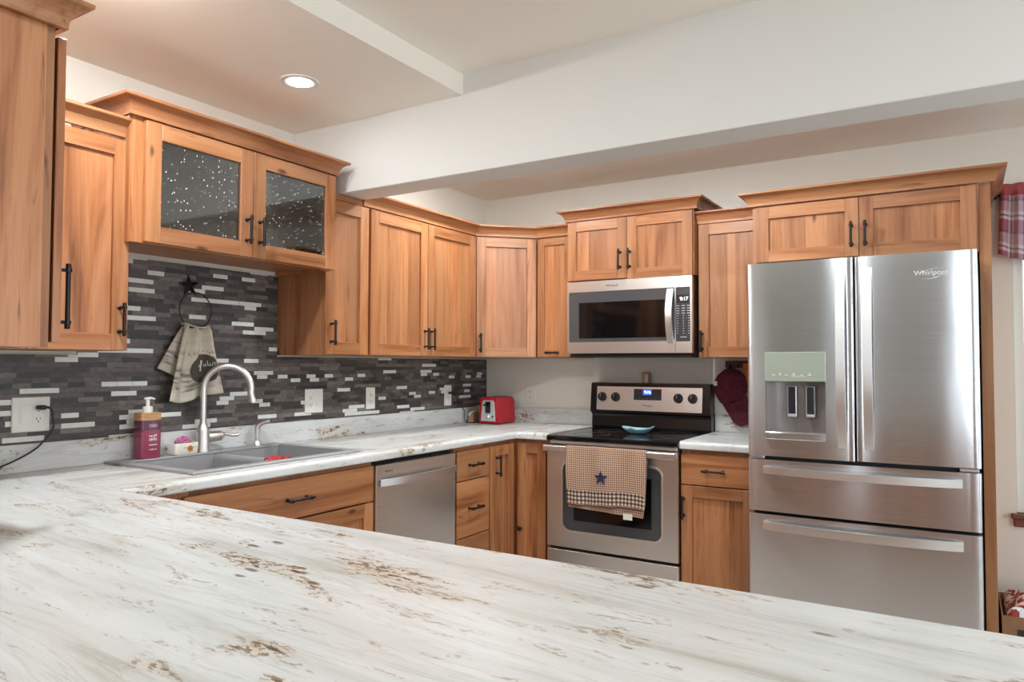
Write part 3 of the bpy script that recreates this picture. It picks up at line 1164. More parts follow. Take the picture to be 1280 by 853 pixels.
# faucet
fx, fy = 0.072, -2.293
t = thing('faucet', 'brushed nickel gooseneck faucet behind the sink', 'faucet', (fx, fy, SZ))
m = MB()
m.lathe([(0.031, 0.0003), (0.031, 0.004), (0.028, 0.010), (0.0275, 0.085), (0.0265, 0.095), (0.020, 0.108), (0.0155, 0.118), (0.0145, 0.124)], (fx, fy, SZ), 'z', 28)
m.build('body', NICKEL, t, 'W')
m = MB()
dx, dy = 0.72, 0.69
pp = [(fx, fy, SZ + 0.115), (fx, fy, SZ + 0.27)]
rad_ = 0.098
for i in range(1, 17):
    a = PI * i / 16 * 1.06
    e_ = rad_ * (1 - math.cos(a))
    pp.append((fx + dx * e_, fy + dy * e_, SZ + 0.27 + rad_ * math.sin(a)))
lx, ly, lz = pp[-1]
pp.append((lx + dx * 0.005, ly + dy * 0.005, lz - 0.020))
rr_ = [0.0135] * len(pp)
pp.append((lx + dx * 0.008, ly + dy * 0.008, lz - 0.034))
pp.append((lx + dx * 0.009, ly + dy * 0.009, lz - 0.040))
rr_ += [0.0175, 0.0175]
m.tube(pp, rr_, 18)
m.build('spout', NICKEL, t, 'W')
m = MB()
m.lathe([(0.0215, 0.02), (0.0225, 0.028), (0.0225, 0.060), (0.019, 0.062), (0.019, 0.066), (0.0225, 0.068), (0.0215, 0.088), (0.014, 0.096)], (fx, fy, SZ + 0.062), 'y', 20)
m.build('valve', NICKEL, t, 'W')
m = MB()
m.tube([(fx, fy + 0.094, SZ + 0.064), (fx, fy + 0.115, SZ + 0.068), (fx + 0.006, fy + 0.145, SZ + 0.060), (fx + 0.012, fy + 0.168, SZ + 0.060), (fx + 0.014, fy + 0.178, SZ + 0.066)],
       [0.010, 0.0075, 0.007, 0.0085, 0.006], 12)
m.build('lever', NICKEL, t, 'W')
# side sprayer
sx_, sy_ = 0.070, -2.008
t = thing('side_sprayer', 'small nickel side sprayer at the rear rim of the sink', 'sprayer', (sx_, sy_, SZ))
m = MB()
m.lathe([(0.022, 0.0003), (0.022, 0.004), (0.0165, 0.014), (0.014, 0.022)], (sx_, sy_, SZ), 'z', 20)
m.build('holder', NICKEL, t, 'W')
m = MB()
m.tube([(sx_, sy_, SZ + 0.018), (sx_, sy_, SZ + 0.075), (sx_ + 0.004, sy_ + 0.004, SZ + 0.092), (sx_ + 0.020, sy_ + 0.016, SZ + 0.106), (sx_ + 0.045, sy_ + 0.034, SZ + 0.112)],
       [0.0105, 0.0125, 0.0125, 0.010, 0.0085], 14)
m.build('head', NICKEL, t, 'W')

# red dishcloth on the divider
k = N('red_terry')
k.base(k.mix(k.noise(k.obj(), 130, 3), lin((150, 28, 34)), lin((206, 60, 62))))
k.props(Roughness=0.95)
k.bump(k.noise(k.obj(), 260, 3), 0.6, 0.003)
m = MB()


def cloth(u, v):
    y = -2.285 + 0.092 * u + 0.008 * math.sin(9 * v)
    x = 0.452 + 0.080 * v
    dd = (y + 2.2425) / 0.0275
    z = 0.9235 - max(0, abs(dd) - 0.85) * 0.011 + 0.004 * math.sin(14 * u + 5 * v) + 0.003 * math.sin(21 * v)
    return (x, y, z + 0.004)


m.sheet(cloth, 22, 16)
o = m.build('dishcloth', k.m, loc=(0.49, -2.24, 0.92))
sd = o.modifiers.new('thick', 'SOLIDIFY')
sd.thickness = 0.005
tag(o, 'crumpled red dishcloth lying over the sink divider', 'cloth')

# soap bottle
bx, by_ = 0.074, -2.546
t = thing('soap_bottle', 'magenta pump soap bottle with wood-look collar on the sink rim', 'bottle', (bx, by_, SZ))


def rounded_rect(hx, hy, r, n=5):
    out = []
    for cx_, cy_, a0 in ((hx - r, hy - r, 0), (-hx + r, hy - r, PI / 2), (-hx + r, -hy + r, PI), (hx - r, -hy + r, 1.5 * PI)):
        for i in range(n + 1):
            a = a0 + PI / 2 * i / n
            out.append((cx_ + r * math.cos(a), cy_ + r * math.sin(a)))
    return out


def slabrr(mb, cx_, cy_, hx, hy, r, z0, z1, mi=0, bev=0.0):
    mb.prism([(cx_ + a, cy_ + b) for a, b in rounded_rect(hx, hy, r)], 'z', z0, z1, mi, True, bev)


SOAP = plain('magenta_soap', (138, 58, 80), 0.15, noise=0.03)
SOAP2 = plain('plum_soap', (98, 56, 76), 0.15, noise=0.03)
m = MB()
slabrr(m, bx, by_, 0.030, 0.042, 0.008, SZ + 0.0005, SZ + 0.112, 0, 0.003)
m.build('bottle_body', SOAP, t, 'W')
m = MB()
slabrr(m, bx, by_, 0.0299, 0.0418, 0.008, SZ + 0.1121, SZ + 0.152, 0)
tag(m.build('bottle_shoulder', SOAP2, t, 'W'), 'darker plum upper part of the bottle')
k = N('bamboo_print')
k.base(k.mix(k.noise(k.vmath('MULTIPLY', k.obj(), (20, 20, 160)), 1.0, 3), lin((152, 108, 64)), lin((206, 164, 112))))
m = MB()
slabrr(m, bx, by_, 0.0306, 0.0426, 0.008, SZ + 0.1521, SZ + 0.182, 0, 0.002)
tag(m.build('collar', k.m, t, 'W'), 'wood-look collar')
m = MB()
m.lathe([(0.019, 0.0), (0.019, 0.022), (0.015, 0.024), (0.007, 0.025), (0.007, 0.05), (0.008, 0.056), (0.006, 0.0575)], (bx, by_, SZ + 0.1821), 'z', 20)
m.tube([(bx, by_ - 0.014, SZ + 0.238), (bx, by_ + 0.012, SZ + 0.239), (bx, by_ + 0.030, SZ + 0.235)], [0.0045, 0.005, 0.003], 10)
m.build('pump', WHITEP, t, 'W')
m = MB()
xl = bx + 0.0301
pill = [(by_ + 0.006 + (0.012 if math.cos(a) >= 0 else -0.012) + 0.005 * math.cos(a), SZ + 0.130 + 0.005 * math.sin(a)) for a in [2 * PI * i / 24 for i in range(25)]]
m.tube([(xl, y, z) for y, z in pill], 0.0006, 6)
m.box(xl - 0.0002, xl + 0.0004, by_ - 0.004, by_ + 0.016, SZ + 0.1292, SZ + 0.1308)
for zz, hh, cuts in ((0.084, 0.010, 5), (0.070, 0.010, 5), (0.052, 0.004, 7), (0.034, 0.004, 6)):
    for c_ in range(cuts):
        ya = by_ - 0.010 + 0.034 * c_ / cuts
        m.box(xl - 0.0002, xl + 0.0004, ya, ya + 0.0012 + 0.002 * R.random(), SZ + zz, SZ + zz + hh * R.uniform(0.7, 1.0))
        m.box(xl - 0.0002, xl + 0.0004, ya + 0.0012, ya + 0.0045, SZ + zz + hh * R.choice((0.0, 0.4, 0.7)), SZ + zz + hh * R.choice((0.0, 0.4, 0.7)) + 0.0012 + hh * 0.3)
m.build('lettering', WHITEP, t, 'W')

# sponge dish
dx0, dy0 = 0.075, -2.388
t = thing('sponge_dish', 'white ceramic dish with an orange flower between soap bottle and faucet', 'dish', (dx0, dy0, SZ))
CERAM = plain('white_ceramic', (228, 222, 210), 0.25)
m = MB()
outer = rounded_rect(0.032, 0.056, 0.014)
n_ = len(outer)
b = m.bm
prof_ = [(0.90, 0.0005), (0.96, 0.004), (1.0, 0.046), (0.985, 0.048), (0.95, 0.046), (0.90, 0.006)]
rings = [[b.verts.new((dx0 + x * s_, dy0 + y * s_, SZ + h)) for x, y in outer] for s_, h in prof_]
for i in range(len(rings) - 1):
    for kk in range(n_):
        b.faces.new((rings[i][kk], rings[i][(kk + 1) % n_], rings[i + 1][(kk + 1) % n_], rings[i + 1][kk]))
b.faces.new(rings[0][::-1])
b.faces.new(rings[-1])
m.fin(0, True)
m.build('bowl', CERAM, t, 'W')
m = MB()
fyc, fzc = dy0 + 0.012, SZ + 0.024
for i in range(6):
    a = PI / 3 * i + 0.3
    m.lathe([(0.0055, 0.0), (0.0055, 0.0009)], (dx0 + 0.0317, fyc + 0.0085 * math.cos(a), fzc + 0.0085 * math.sin(a)), 'x', 10)
m.build('flower_motif', plain('orange_glaze', (206, 128, 66), 0.3), t, 'W')
m = MB()
m.lathe([(0.0035, 0.0), (0.0035, 0.0014)], (dx0 + 0.0318, fyc, fzc), 'x', 10)
for sx2 in (-1, 1):
    m.tube([(dx0 + 0.0321, fyc + sx2 * 0.012, fzc + 0.002), (dx0 + 0.0321, fyc + sx2 * 0.022, fzc + 0.007), (dx0 + 0.0321, fyc + sx2 * 0.030, fzc + 0.003)], 0.0008, 6)
m.build('flower_centre', plain('brown_glaze', (120, 78, 50), 0.3), t, 'W')
m = MB()
for i in range(46):
    a, bb = R.uniform(0, 2 * PI), R.uniform(0, PI / 2)
    cx_, cy_, cz_ = dx0 + 0.022 * math.cos(a) * math.cos(bb), dy0 + 0.030 * math.sin(a) * math.cos(bb), SZ + 0.044 + 0.022 * math.sin(bb)
    m.torus((cx_, cy_, cz_), R.uniform(0.006, 0.009), 0.0022, R.choice('xyz'), 12, 5)
m.ball((dx0, dy0, SZ + 0.042), 0.021, 0.030, 0.018)
o = m.build('scrubby', plain('pink_mesh', (196, 120, 156), 0.7, noise=0.15, nscale=120), loc=(dx0, dy0, SZ + 0.03))
tag(o, 'pink net scrubby sitting in the white flowered dish', 'scrubber')

# ------------------------------------------------------------------ towel ring with star, kitchen towel
ry, rz_ = -2.318, 1.537
t = thing('towel_ring', 'black metal star with a towel ring hanging on the dark tiles', 'towel ring', (0.0102, -2.329, 1.643))
IRON = plain('black_iron', (22, 21, 22), 0.45, 0.3)
m = MB()
b = m.bm
c0 = b.verts.new((0.026, -2.329, 1.643))
cb_ = b.verts.new((0.0105, -2.329, 1.643))
out = []
for i in range(10):
    a = PI / 2 + PI / 5 * i + 0.10
    rr2 = 0.054 if i % 2 == 0 else 0.021
    out.append(b.verts.new((0.0125, -2.329 + rr2 * math.cos(a), 1.643 + rr2 * math.sin(a))))
for i in range(10):
    b.faces.new((c0, out[i], out[(i + 1) % 10]))
    b.faces.new((cb_, out[(i + 1) % 10], out[i]))
m.fin()
m.build('star', IRON, t, 'W')
m = MB()
m.torus((0.044, ry, rz_), 0.0765, 0.0028, 'x', 48, 8)
m.tube([(0.018, -2.329, 1.640), (0.034, -2.325, 1.624), (0.044, -2.320, 1.6125)], 0.003, 8)
m.build('ring', IRON, t, 'W')


def lerp(a, b, t):
    return a + (b - a) * t


def towel_shape(u, v):
    # v 0 hem .. 1 ring ; u 0 left .. 1 right
    w = 1 - v
    left = lerp(-2.376, -2.452, w ** 0.8)
    right = lerp(-2.256, -2.186, w ** 1.1)
    y = lerp(left, right, u)
    bot = lerp(1.152, 1.178, u) - 0.018 * math.sin(PI * min(1, u * 1.7)) * (1 if u < 0.6 else 0.3)
    top = 1.468 + 0.006 * math.cos(5 * u)
    z = lerp(bot, top, v)
    f = 0.4 + 0.6 * w
    x = 0.058 + 0.017 * math.sin(u * 15.5 + 0.9 * w) * (1 - 0.55 * w) + 0.012 * math.sin(u * 6 + 2) * f
    if v > 0.93:
        x -= 0.012 * (v - 0.93) / 0.07
    return (x, y, z)


t = thing('hand_towel', 'beige printed kitchen towel hanging from the star towel ring', 'towel', (0.05, -2.32, 1.14))
PT = printed_towel()
m = MB()
m.sheet(towel_shape, 60, 40)
o = m.build('front_fold', PT, t, 'W')
md = o.modifiers.new('thick', 'SOLIDIFY')
md.thickness = 0.004


def towel_back(u, v):
    w = 1 - v
    y = lerp(lerp(-2.372, -2.482, w ** 0.9), lerp(-2.27, -2.20, w), u)
    z = lerp(lerp(1.288, 1.20, min(1, u * 1.4)), 1.468, v)
    x = 0.033 + 0.008 * math.sin(u * 12) * (1 - 0.4 * w)
    return (x, y, z)


m = MB()
m.sheet(towel_back, 40, 24)
o = m.build('back_fold', PT, t, 'W')
md = o.modifiers.new('thick', 'SOLIDIFY')
md.thickness = 0.004
m = MB()


def top_fold(u, v):
    a = PI * v
    y = lerp(-2.378, -2.254, u)
    zc = 1.4665 + 0.006 * math.cos(5 * u)
    return (0.0435 + 0.0125 * math.cos(a) + 0.004 * math.sin(u * 15.5), y, zc + 0.010 * math.sin(a))


m.sheet(top_fold, 40, 8)
o = m.build('top_fold', PT, t, 'W')
md = o.modifiers.new('thick', 'SOLIDIFY')
md.thickness = 0.004


def scrawl(pts):
    out_ = []
    for u, v in pts:
        x, y, z = towel_shape(u, v)
        out_.append((x + 0.0035, y, z))
    return out_


m = MB()
script = [
    [(0.60, 0.46), (0.57, 0.44), (0.60, 0.42), (0.66, 0.46), (0.68, 0.52), (0.655, 0.52), (0.645, 0.44), (0.63, 0.36), (0.61, 0.37), (0.64, 0.43)],
    [(0.72, 0.46), (0.69, 0.45), (0.70, 0.42), (0.73, 0.44), (0.735, 0.47), (0.735, 0.43), (0.76, 0.44)],
    [(0.77, 0.51), (0.765, 0.45), (0.79, 0.43)],
    [(0.80, 0.47), (0.80, 0.43), (0.83, 0.44)],
    [(0.835, 0.43), (0.84, 0.47), (0.87, 0.48), (0.88, 0.44), (0.90, 0.45)],
]
for st_ in script:
    m.tube(scrawl(st_), 0.0014, 6)
m.build('lettering', WHITEP, t, 'W')

# ------------------------------------------------------------------ outlets and switches
def plate(label, y0, y1, z0, z1, kind, wall='left'):
    if wall == 'left':
        t = thing('outlet_plate', label, 'outlet', (0.0102, (y0 + y1) / 2, z0), LEFT)
        w, off = y1 - y0, 0.0
    else:
        t = thing('outlet_plate', label, 'outlet', ((y0 + y1) / 2, -0.0002, z0), 0)
        w = y1 - y0
    # local frame: x along the wall, -y out of it
    m = MB()
    m.box(-w / 2, w / 2, -0.006, 0.0, z0, z1, 0, 0.003)
    m.build('cover', WHITEP, t)
    n = len(kind)
    for i, kd in enumerate(kind):
        cx_ = (i - (n - 1) / 2) * 0.046
        zc = (z0 + z1) / 2
        g = MB()
        g.box(cx_ - 0.0168, cx_ + 0.0168, -0.0075, -0.006, zc - 0.0335, zc + 0.0335, 0, 0.001)
        if kd == 's':
            g.prism([(-0.0105, zc - 0.028), (-0.0076, zc + 0.028), (-0.0074, zc + 0.028), (-0.0074, zc - 0.028)], 'x', cx_ - 0.012, cx_ + 0.012)
            g.build('switch_rocker', WHITEP, t)
        else:
            g = g.build('receptacle', WHITEP, t)
            for sgn in (-1, 1):
                h = MB()
                zz = zc + sgn * 0.0185
                h.box(cx_ - 0.0075, cx_ - 0.0055, -0.0082, -0.0074, zz - 0.002, zz + 0.007)
                h.box(cx_ + 0.0050, cx_ + 0.0070, -0.0082, -0.0074, zz - 0.001, zz + 0.006)
                h.lathe([(0.0024, -0.0074), (0.0024, -0.0082)], (cx_, 0, zz - 0.0075), 'y', 8)
                h.build('socket_holes', DARKIN, g)
    return t


plate('cream switch and outlet plate at far left with a black plug in it', -3.013, -2.886, 1.061, 1.186, 'so')
plate('white two-gang outlet and switch plate right of the faucet', -1.669, -1.546, 1.056, 1.179, 'os')
plate('single white outlet plate midway along the dark tiles', -1.223, -1.149, 1.055, 1.177, 'o')
plate('single white outlet plate on the tiles nearest the toaster, with a black plug', -0.497, -0.421, 1.041, 1.174, 'o')
plate('white outlet plate on the painted wall between toaster and range', 0.330, 0.405, 1.047, 1.168, 'o', 'back')

RUBBER = plain('black_rubber', (20, 20, 22), 0.5)
t = thing('power_cord', 'black plug and cord trailing from the far left outlet', 'cord', (0.018, -2.93, 1.15))
m = MB()
m.box(0.0185, 0.050, -2.938, -2.912, 1.140, 1.156, 0, 0.004)
m.tube([(0.044, -2.915, 1.149), (0.052, -2.904, 1.146), (0.055, -2.897, 1.130), (0.054, -2.895, 1.108)], [0.005, 0.0048, 0.004, 0.0035], 8)
m.build('plug', RUBBER, t, 'W')
m = MB()
cpts = [(0.054, -2.895, 1.110), (0.056, -2.893, 1.085), (0.055, -2.897, 1.066), (0.050, -2.917, 1.035), (0.047, -2.945, 1.004), (0.055, -3.00, 0.976), (0.062, -3.08, 0.948), (0.085, -3.20, 0.9245), (0.13, -3.40, 0.9235), (0.10, -3.62, 0.9235)]


def smooth(pts, n=6):
    P = [Vector(p) for p in pts]
    out_ = []
    for i in range(len(P) - 1):
        p0, p1, p2, p3 = P[max(i - 1, 0)], P[i], P[i + 1], P[min(i + 2, len(P) - 1)]
        for j in range(n):
            q_ = j / n
            out_.append(0.5 * ((2 * p1) + (p2 - p0) * q_ + (2 * p0 - 5 * p1 + 4 * p2 - p3) * q_ ** 2 + (3 * p1 - p0 - 3 * p2 + p3) * q_ ** 3))
    out_.append(P[-1])
    return out_


m.tube(smooth(cpts), 0.0033, 8)
m.build('cord', RUBBER, t, 'W')

# ------------------------------------------------------------------ toaster and its cord
t = thing('toaster', 'small red two-slice toaster with a silver front in the counter corner', 'toaster', (0.232, -0.19, CT), 0)
REDM = plain('red_enamel', (176, 18, 34), 0.18, noise=0.02)
tx0, tx1, ty0, ty1 = 0.150, 0.300, -0.305, -0.085
m = MB()
zb, zt = CT + 0.006, CT + 0.176
prof2 = []
for (cx_, cz_, a0) in ((tx1 - 0.012 - 0.022, zt - 0.022, 0), (tx0 + 0.012 + 0.022, zt - 0.022, PI / 2)):
    for i in range(7):
        a = a0 + PI / 2 * i / 6
        prof2.append((cx_ + 0.022 * math.cos(a), cz_ + 0.022 * math.sin(a)))
prof2 = [(tx0 + 0.004, zb), (tx1 - 0.004, zb), (tx1, zb + 0.02)] + prof2 + [(tx0, zb + 0.02)]
m.prism(prof2, 'y', ty0, ty1, 0, True, 0.006)
m.build('shell', REDM, t, 'W')
m = MB()
m.prism([(0.170, CT + 0.020), (0.282, CT + 0.020), (0.274, CT + 0.142), (0.262, CT + 0.156), (0.192, CT + 0.156), (0.180, CT + 0.142)], 'y', ty0 - 0.004, ty0 + 0.004, 0, False, 0.002)
f_ = m.build('front_plate', BRIGHT, t, 'W')
m = MB()
m.box(0.205, 0.245, ty0 - 0.0062, ty0 - 0.0038, CT + 0.072, CT + 0.145, 0, 0.001)
m.build('window', GLASSBLACK, f_, 'W')
m = MB()
m.box(0.200, 0.222, ty0 - 0.026, ty0 - 0.0064, CT + 0.118, CT + 0.130, 0, 0.003)
m.build('lever', BLACK, f_, 'W')
m = MB()
m.lathe([(0.017, 0.0), (0.017, -0.010), (0.014, -0.014)], (0.222, ty0 - 0.004, CT + 0.048), 'y', 20)
m.build('dial', STEEL, f_, 'W')
m = MB()
m.lathe([(0.006, 0.0), (0.006, -0.004)], (0.262, ty0 - 0.004, CT + 0.050), 'y', 12)
m.build('button', BLACK, f_, 'W')
for sx2 in (0.205, 0.245):
    m = MB()
    m.box(sx2 - 0.011, sx2 + 0.011, ty0 + 0.04, ty1 - 0.04, zt - 0.002, zt + 0.0012, 0)
    m.build('slot', DARKIN, t, 'W')
m = MB()
m.box(tx0 + 0.008, tx1 - 0.008, ty0 + 0.008, ty1 - 0.008, CT + 0.0003, zb, 0)
m.build('base', BLACK, t, 'W')
t = thing('power_cord', 'thin black cord looping from the tile outlet to the red toaster', 'cord', (0.03, -0.43, 1.14))
m = MB()
m.box(0.0185, 0.042, -0.462, -0.430, 1.116, 1.130, 0, 0.003)
m.build('plug', RUBBER, t, 'W')
m = MB()
m.tube(smooth([(0.040, -0.436, 1.123), (0.050, -0.418, 1.10), (0.040, -0.375, 1.06), (0.034, -0.335, 1.035), (0.038, -0.305, 0.995), (0.046, -0.318, 0.950), (0.062, -0.31, 0.9245), (0.10, -0.24, 0.9235), (0.146, -0.15, 0.9235)]), 0.0026, 8)
m.build('cord', RUBBER, t, 'W')
# small tan arched block beside the toaster
t = thing('arched_block', 'small tan arched block with pale rim half hidden behind the toaster', 'holder', (0.062, -0.22, CT))
pr_ = [(-0.285, CT + 0.0004), (-0.155, CT + 0.0004), (-0.155, CT + 0.045)]
for i in range(9):
    a = PI * i / 8
    pr_.append((-0.22 + 0.065 * math.cos(a), CT + 0.045 + 0.028 * math.sin(a)))
m = MB()
m.prism(pr_, 'x', 0.050, 0.072, 0, False, 0.003)
m.build('body', plain('tan_speckle', (176, 142, 112), 0.7, noise=0.2, nscale=160), t, 'W')
m = MB()
m.tube([(0.0615, y, z + 0.002) for y, z in pr_[2:]], 0.006, 8)
m.build('rim', plain('cream_rim', (220, 208, 190), 0.5), t, 'W')

# ------------------------------------------------------------------ range
RX0, RX1 = 0.8645, 1.6225
t = thing('range', 'stainless electric range with black glass cooktop between the base cabinets', 'range', (1.243, -0.34, 0.0))
m = MB()
m.box(RX0, RX1, -0.615, -0.035, 0.03, 0.885, 0).box(RX0 + 0.04, RX1 - 0.04, -0.60, -0.10, 0.0, 0.03, 0)
m.build('body', BLACK, t, 'W')
m = MB()
m.prism([(-0.672, 0.886), (-0.678, 0.893), (-0.676, 0.908), (-0.668, 0.9145), (-0.035, 0.9145), (-0.035, 0.886)], 'x', RX0 - 0.001, RX1 + 0.001, 0, False, 0.002)
m.build('cooktop', GLASSBLACK, t, 'W')
for (cx_, cy_, rr2) in ((1.06, -0.50, 0.105), (1.43, -0.50, 0.085), (1.06, -0.24, 0.075), (1.43, -0.24, 0.105)):
    m = MB()
    m.torus((cx_, cy_, 0.9146), rr2, 0.0008, 'z', 48, 4)
    m.build('burner_ring', GREYGLASS, t, 'W')
m = MB()
m.box(RX0 + 0.01, RX1 - 0.01, -0.655, -0.616, 0.866, 0.8855, 0, 0.002)
m.build('vent_trim', STEEL, t, 'W')
# backguard
m = MB()
m.prism([(-0.012, 0.915), (-0.090, 0.915), (-0.094, 0.930), (-0.085, 0.990), (-0.085, 1.006), (-0.118, 1.016), (-0.100, 1.193), (-0.090, 1.197), (-0.012, 1.197)], 'x', RX0 + 0.002, RX1 - 0.002, 0, False, 0.004)
bg = m.build('backguard', BLACK, t, 'W')


def guard_y(z):
    return -0.118 + (z - 1.016) / (1.193 - 1.016) * 0.018


m = MB()
m.prism([(guard_y(1.030) - 0.003, 1.030), (guard_y(1.174) - 0.003, 1.174), (guard_y(1.174) + 0.004, 1.174), (guard_y(1.030) + 0.004, 1.030)], 'x', 0.910, 1.575, 0, False, 0.002)
m.build('control_panel', STEEL, bg, 'W')
m = MB()
z0_, z1_ = 1.096, 1.162
m.prism([(guard_y(z0_) - 0.0045, z0_), (guard_y(z1_) - 0.0045, z1_), (guard_y(z1_) + 0.003, z1_), (guard_y(z0_) + 0.003, z0_)], 'x', 1.155, 1.330, 0, False, 0.001)
m.build('display_panel', GREYGLASS, bg, 'W')
tl = math.atan2(0.018, 0.177)
m = MB()
z0_, z1_ = 1.127, 1.159
m.prism([(guard_y(z0_) - 0.0052, z0_), (guard_y(z1_) - 0.0052, z1_), (guard_y(z1_) - 0.003, z1_), (guard_y(z0_) - 0.003, z0_)], 'x', 1.214, 1.268, 0)
m.build('clock_display', SCREEN_B, bg, 'W')
words('9:16', 0.024, bg, 'clock_digits', DIGIT, (1.243, guard_y(1.143) - 0.0058, 1.143), (PI / 2 - tl, 0, 0), 0.0002, space='W')
for i in range(7):
    words('ooo' if i % 2 else 'ou', 0.006, bg, 'key_legend', PRINTM, (1.170 + 0.024 * i, guard_y(1.106) - 0.0052, 1.106), (PI / 2 - tl, 0, 0), 0.0001, space='W')
words('Whirlpool', 0.015, bg, 'logo', DARKPRINT, (1.243, guard_y(1.062) - 0.0035, 1.062), (PI / 2 - tl, 0, 0), 0.0003, space='W')
for kx in (0.948, 1.037, 1.434, 1.520):
    m = MB()
    yk = guard_y(1.111) - 0.0035
    m.lathe([(0.0285, 0.0), (0.0285, -0.003), (0.0245, -0.005), (0.0235, -0.020), (0.0215, -0.022)], (kx, yk, 1.111), 'y', 28)
    m.box(kx - 0.0055, kx + 0.0055, yk - 0.030, yk - 0.020, 1.111 - 0.0225, 1.111 + 0.0225, 0, 0.002)
    kb = m.build('knob', plain('charcoal_knob', (40, 40, 42), 0.4), bg, 'W')
    m = MB()
    m.box(kx - 0.0012, kx + 0.0012, yk - 0.0306, yk - 0.0298, 1.113, 1.132)
    m.build('pointer', WHITEP, kb, 'W')
# oven door
YD = -0.672


def rr_frame(mb, x0, x1, z0, z1, ix0, ix1, iz0, iz1, r, y0, y1, n=6):
    """front plate with a rounded window opening"""
    b = mb.bm
    inn, ot = [], []
    for (cx_, cz_, a0) in ((ix1 - r, iz1 - r, 0), (ix0 + r, iz1 - r, PI / 2), (ix0 + r, iz0 + r, PI), (ix1 - r, iz0 + r, 1.5 * PI)):
        for i in range(n + 1):
            a = a0 + PI / 2 * i / n
            inn.append((cx_ + r * math.cos(a), cz_ + r * math.sin(a)))
            c_, s2 = math.cos(a), math.sin(a)
            px_ = x1 if (c_ > 0.0 and abs(c_) >= abs(s2) - 1e-6) else (x0 if (c_ < 0 and abs(c_) >= abs(s2) - 1e-6) else None)
            pz_ = z1 if s2 > 0 else z0
            if px_ is not None:
                zz = cz_ + r * s2 if abs(abs(c_) - abs(s2)) > 1e-6 else pz_
                ot.append((px_, zz))
            else:
                ot.append((cx_ + r * c_, pz_))
    N_ = len(inn)
    V = {}
    for key, L_ in (('i', inn), ('o', ot)):
        for yk, yv in (('f', y0), ('b', y1)):
            V[key + yk] = [b.verts.new((p[0], yv, p[1])) for p in L_]
    for i in range(N_):
        j = (i + 1) % N_
        b.faces.new((V['if'][i], V['if'][j], V['of'][j], V['of'][i]))
        b.faces.new((V['ib'][i], V['ob'][i], V['ob'][j], V['ib'][j]))
        b.faces.new((V['if'][i], V['ib'][i], V['ib'][j], V['if'][j]))
        b.faces.new((V['of'][i], V['of'][j], V['ob'][j], V['ob'][i]))
    mb.fin(0, False)


m = MB()
rr_frame(m, RX0 + 0.002, RX1 - 0.002, 0.304, 0.862, 0.962, 1.536, 0.396, 0.775, 0.045, YD, YD + 0.018)
m.box(RX0 + 0.004, RX1 - 0.004, YD + 0.0185, YD + 0.055, 0.305, 0.861, 0)
od = m.build('oven_door', STEEL, t, 'W')
m = MB()
pts_ = [(1.249 + a, 0.5855 + bb) for a, bb in rounded_rect(0.2935, 0.196, 0.05, 6)]
pin_ = [(1.249 + a, 0.5855 + bb) for a, bb in rounded_rect(0.2835, 0.186, 0.043, 6)]
b = m.bm
V1 = [b.verts.new((p[0], YD - 0.0025, p[1])) for p in pts_]
V2 = [b.verts.new((p[0], YD - 0.0025, p[1])) for p in pin_]
V3 = [b.verts.new((p[0], YD + 0.004, p[1])) for p in pin_]
V4 = [b.verts.new((p[0], YD - 0.0002, p[1])) for p in pts_]
n_ = len(pts_)
for i in range(n_):
    j = (i + 1) % n_
    b.faces.new((V1[i], V1[j], V2[j], V2[i]))
    b.faces.new((V2[i], V2[j], V3[j], V3[i]))
    b.faces.new((V4[i], V4[j], V1[j], V1[i]))
m.fin(0, True)
m.build('window_trim', BRIGHT, od, 'W')
m = MB()
m.prism(pts_, 'y', YD + 0.004, YD + 0.010)
m.build('oven_glass', GREYGLASS, od, 'W')
m = MB()
m.box(1.030, 1.478, YD + 0.0032, YD + 0.0038, 0.455, 0.715)
m.build('inner_window', GLASSBLACK, od, 'W')
m = MB()
HY = -0.722
m.prism([(HY, 0.829), (HY - 0.004, 0.834), (HY - 0.004, 0.858), (HY, 0.863), (HY + 0.016, 0.863), (HY + 0.016, 0.829)], 'x', RX0 + 0.002, RX1 - 0.002, 0, False, 0.002)
for hx in (RX0 + 0.012, RX1 - 0.032):
    m.box(hx, hx + 0.02, HY + 0.0155, YD + 0.0005, 0.834, 0.858)
m.build('door_handle', STEEL, od, 'W')
m = MB()
m.box(RX0 + 0.002, RX1 - 0.002, YD, YD + 0.055, 0.105, 0.287, 0, 0.002)
m.build('storage_drawer', STEEL, t, 'W')

# checked towel over the oven handle
CHK = checked()
t = thing('dish_towel', 'brown checked towel with a navy star hanging on the oven handle', 'towel', (1.243, HY, 0.54))
FL, BL_ = 0.305, 0.345       # hang at the front and the back
bar_top, bar_f, bar_b = 0.8655, HY - 0.0075, HY + 0.0195


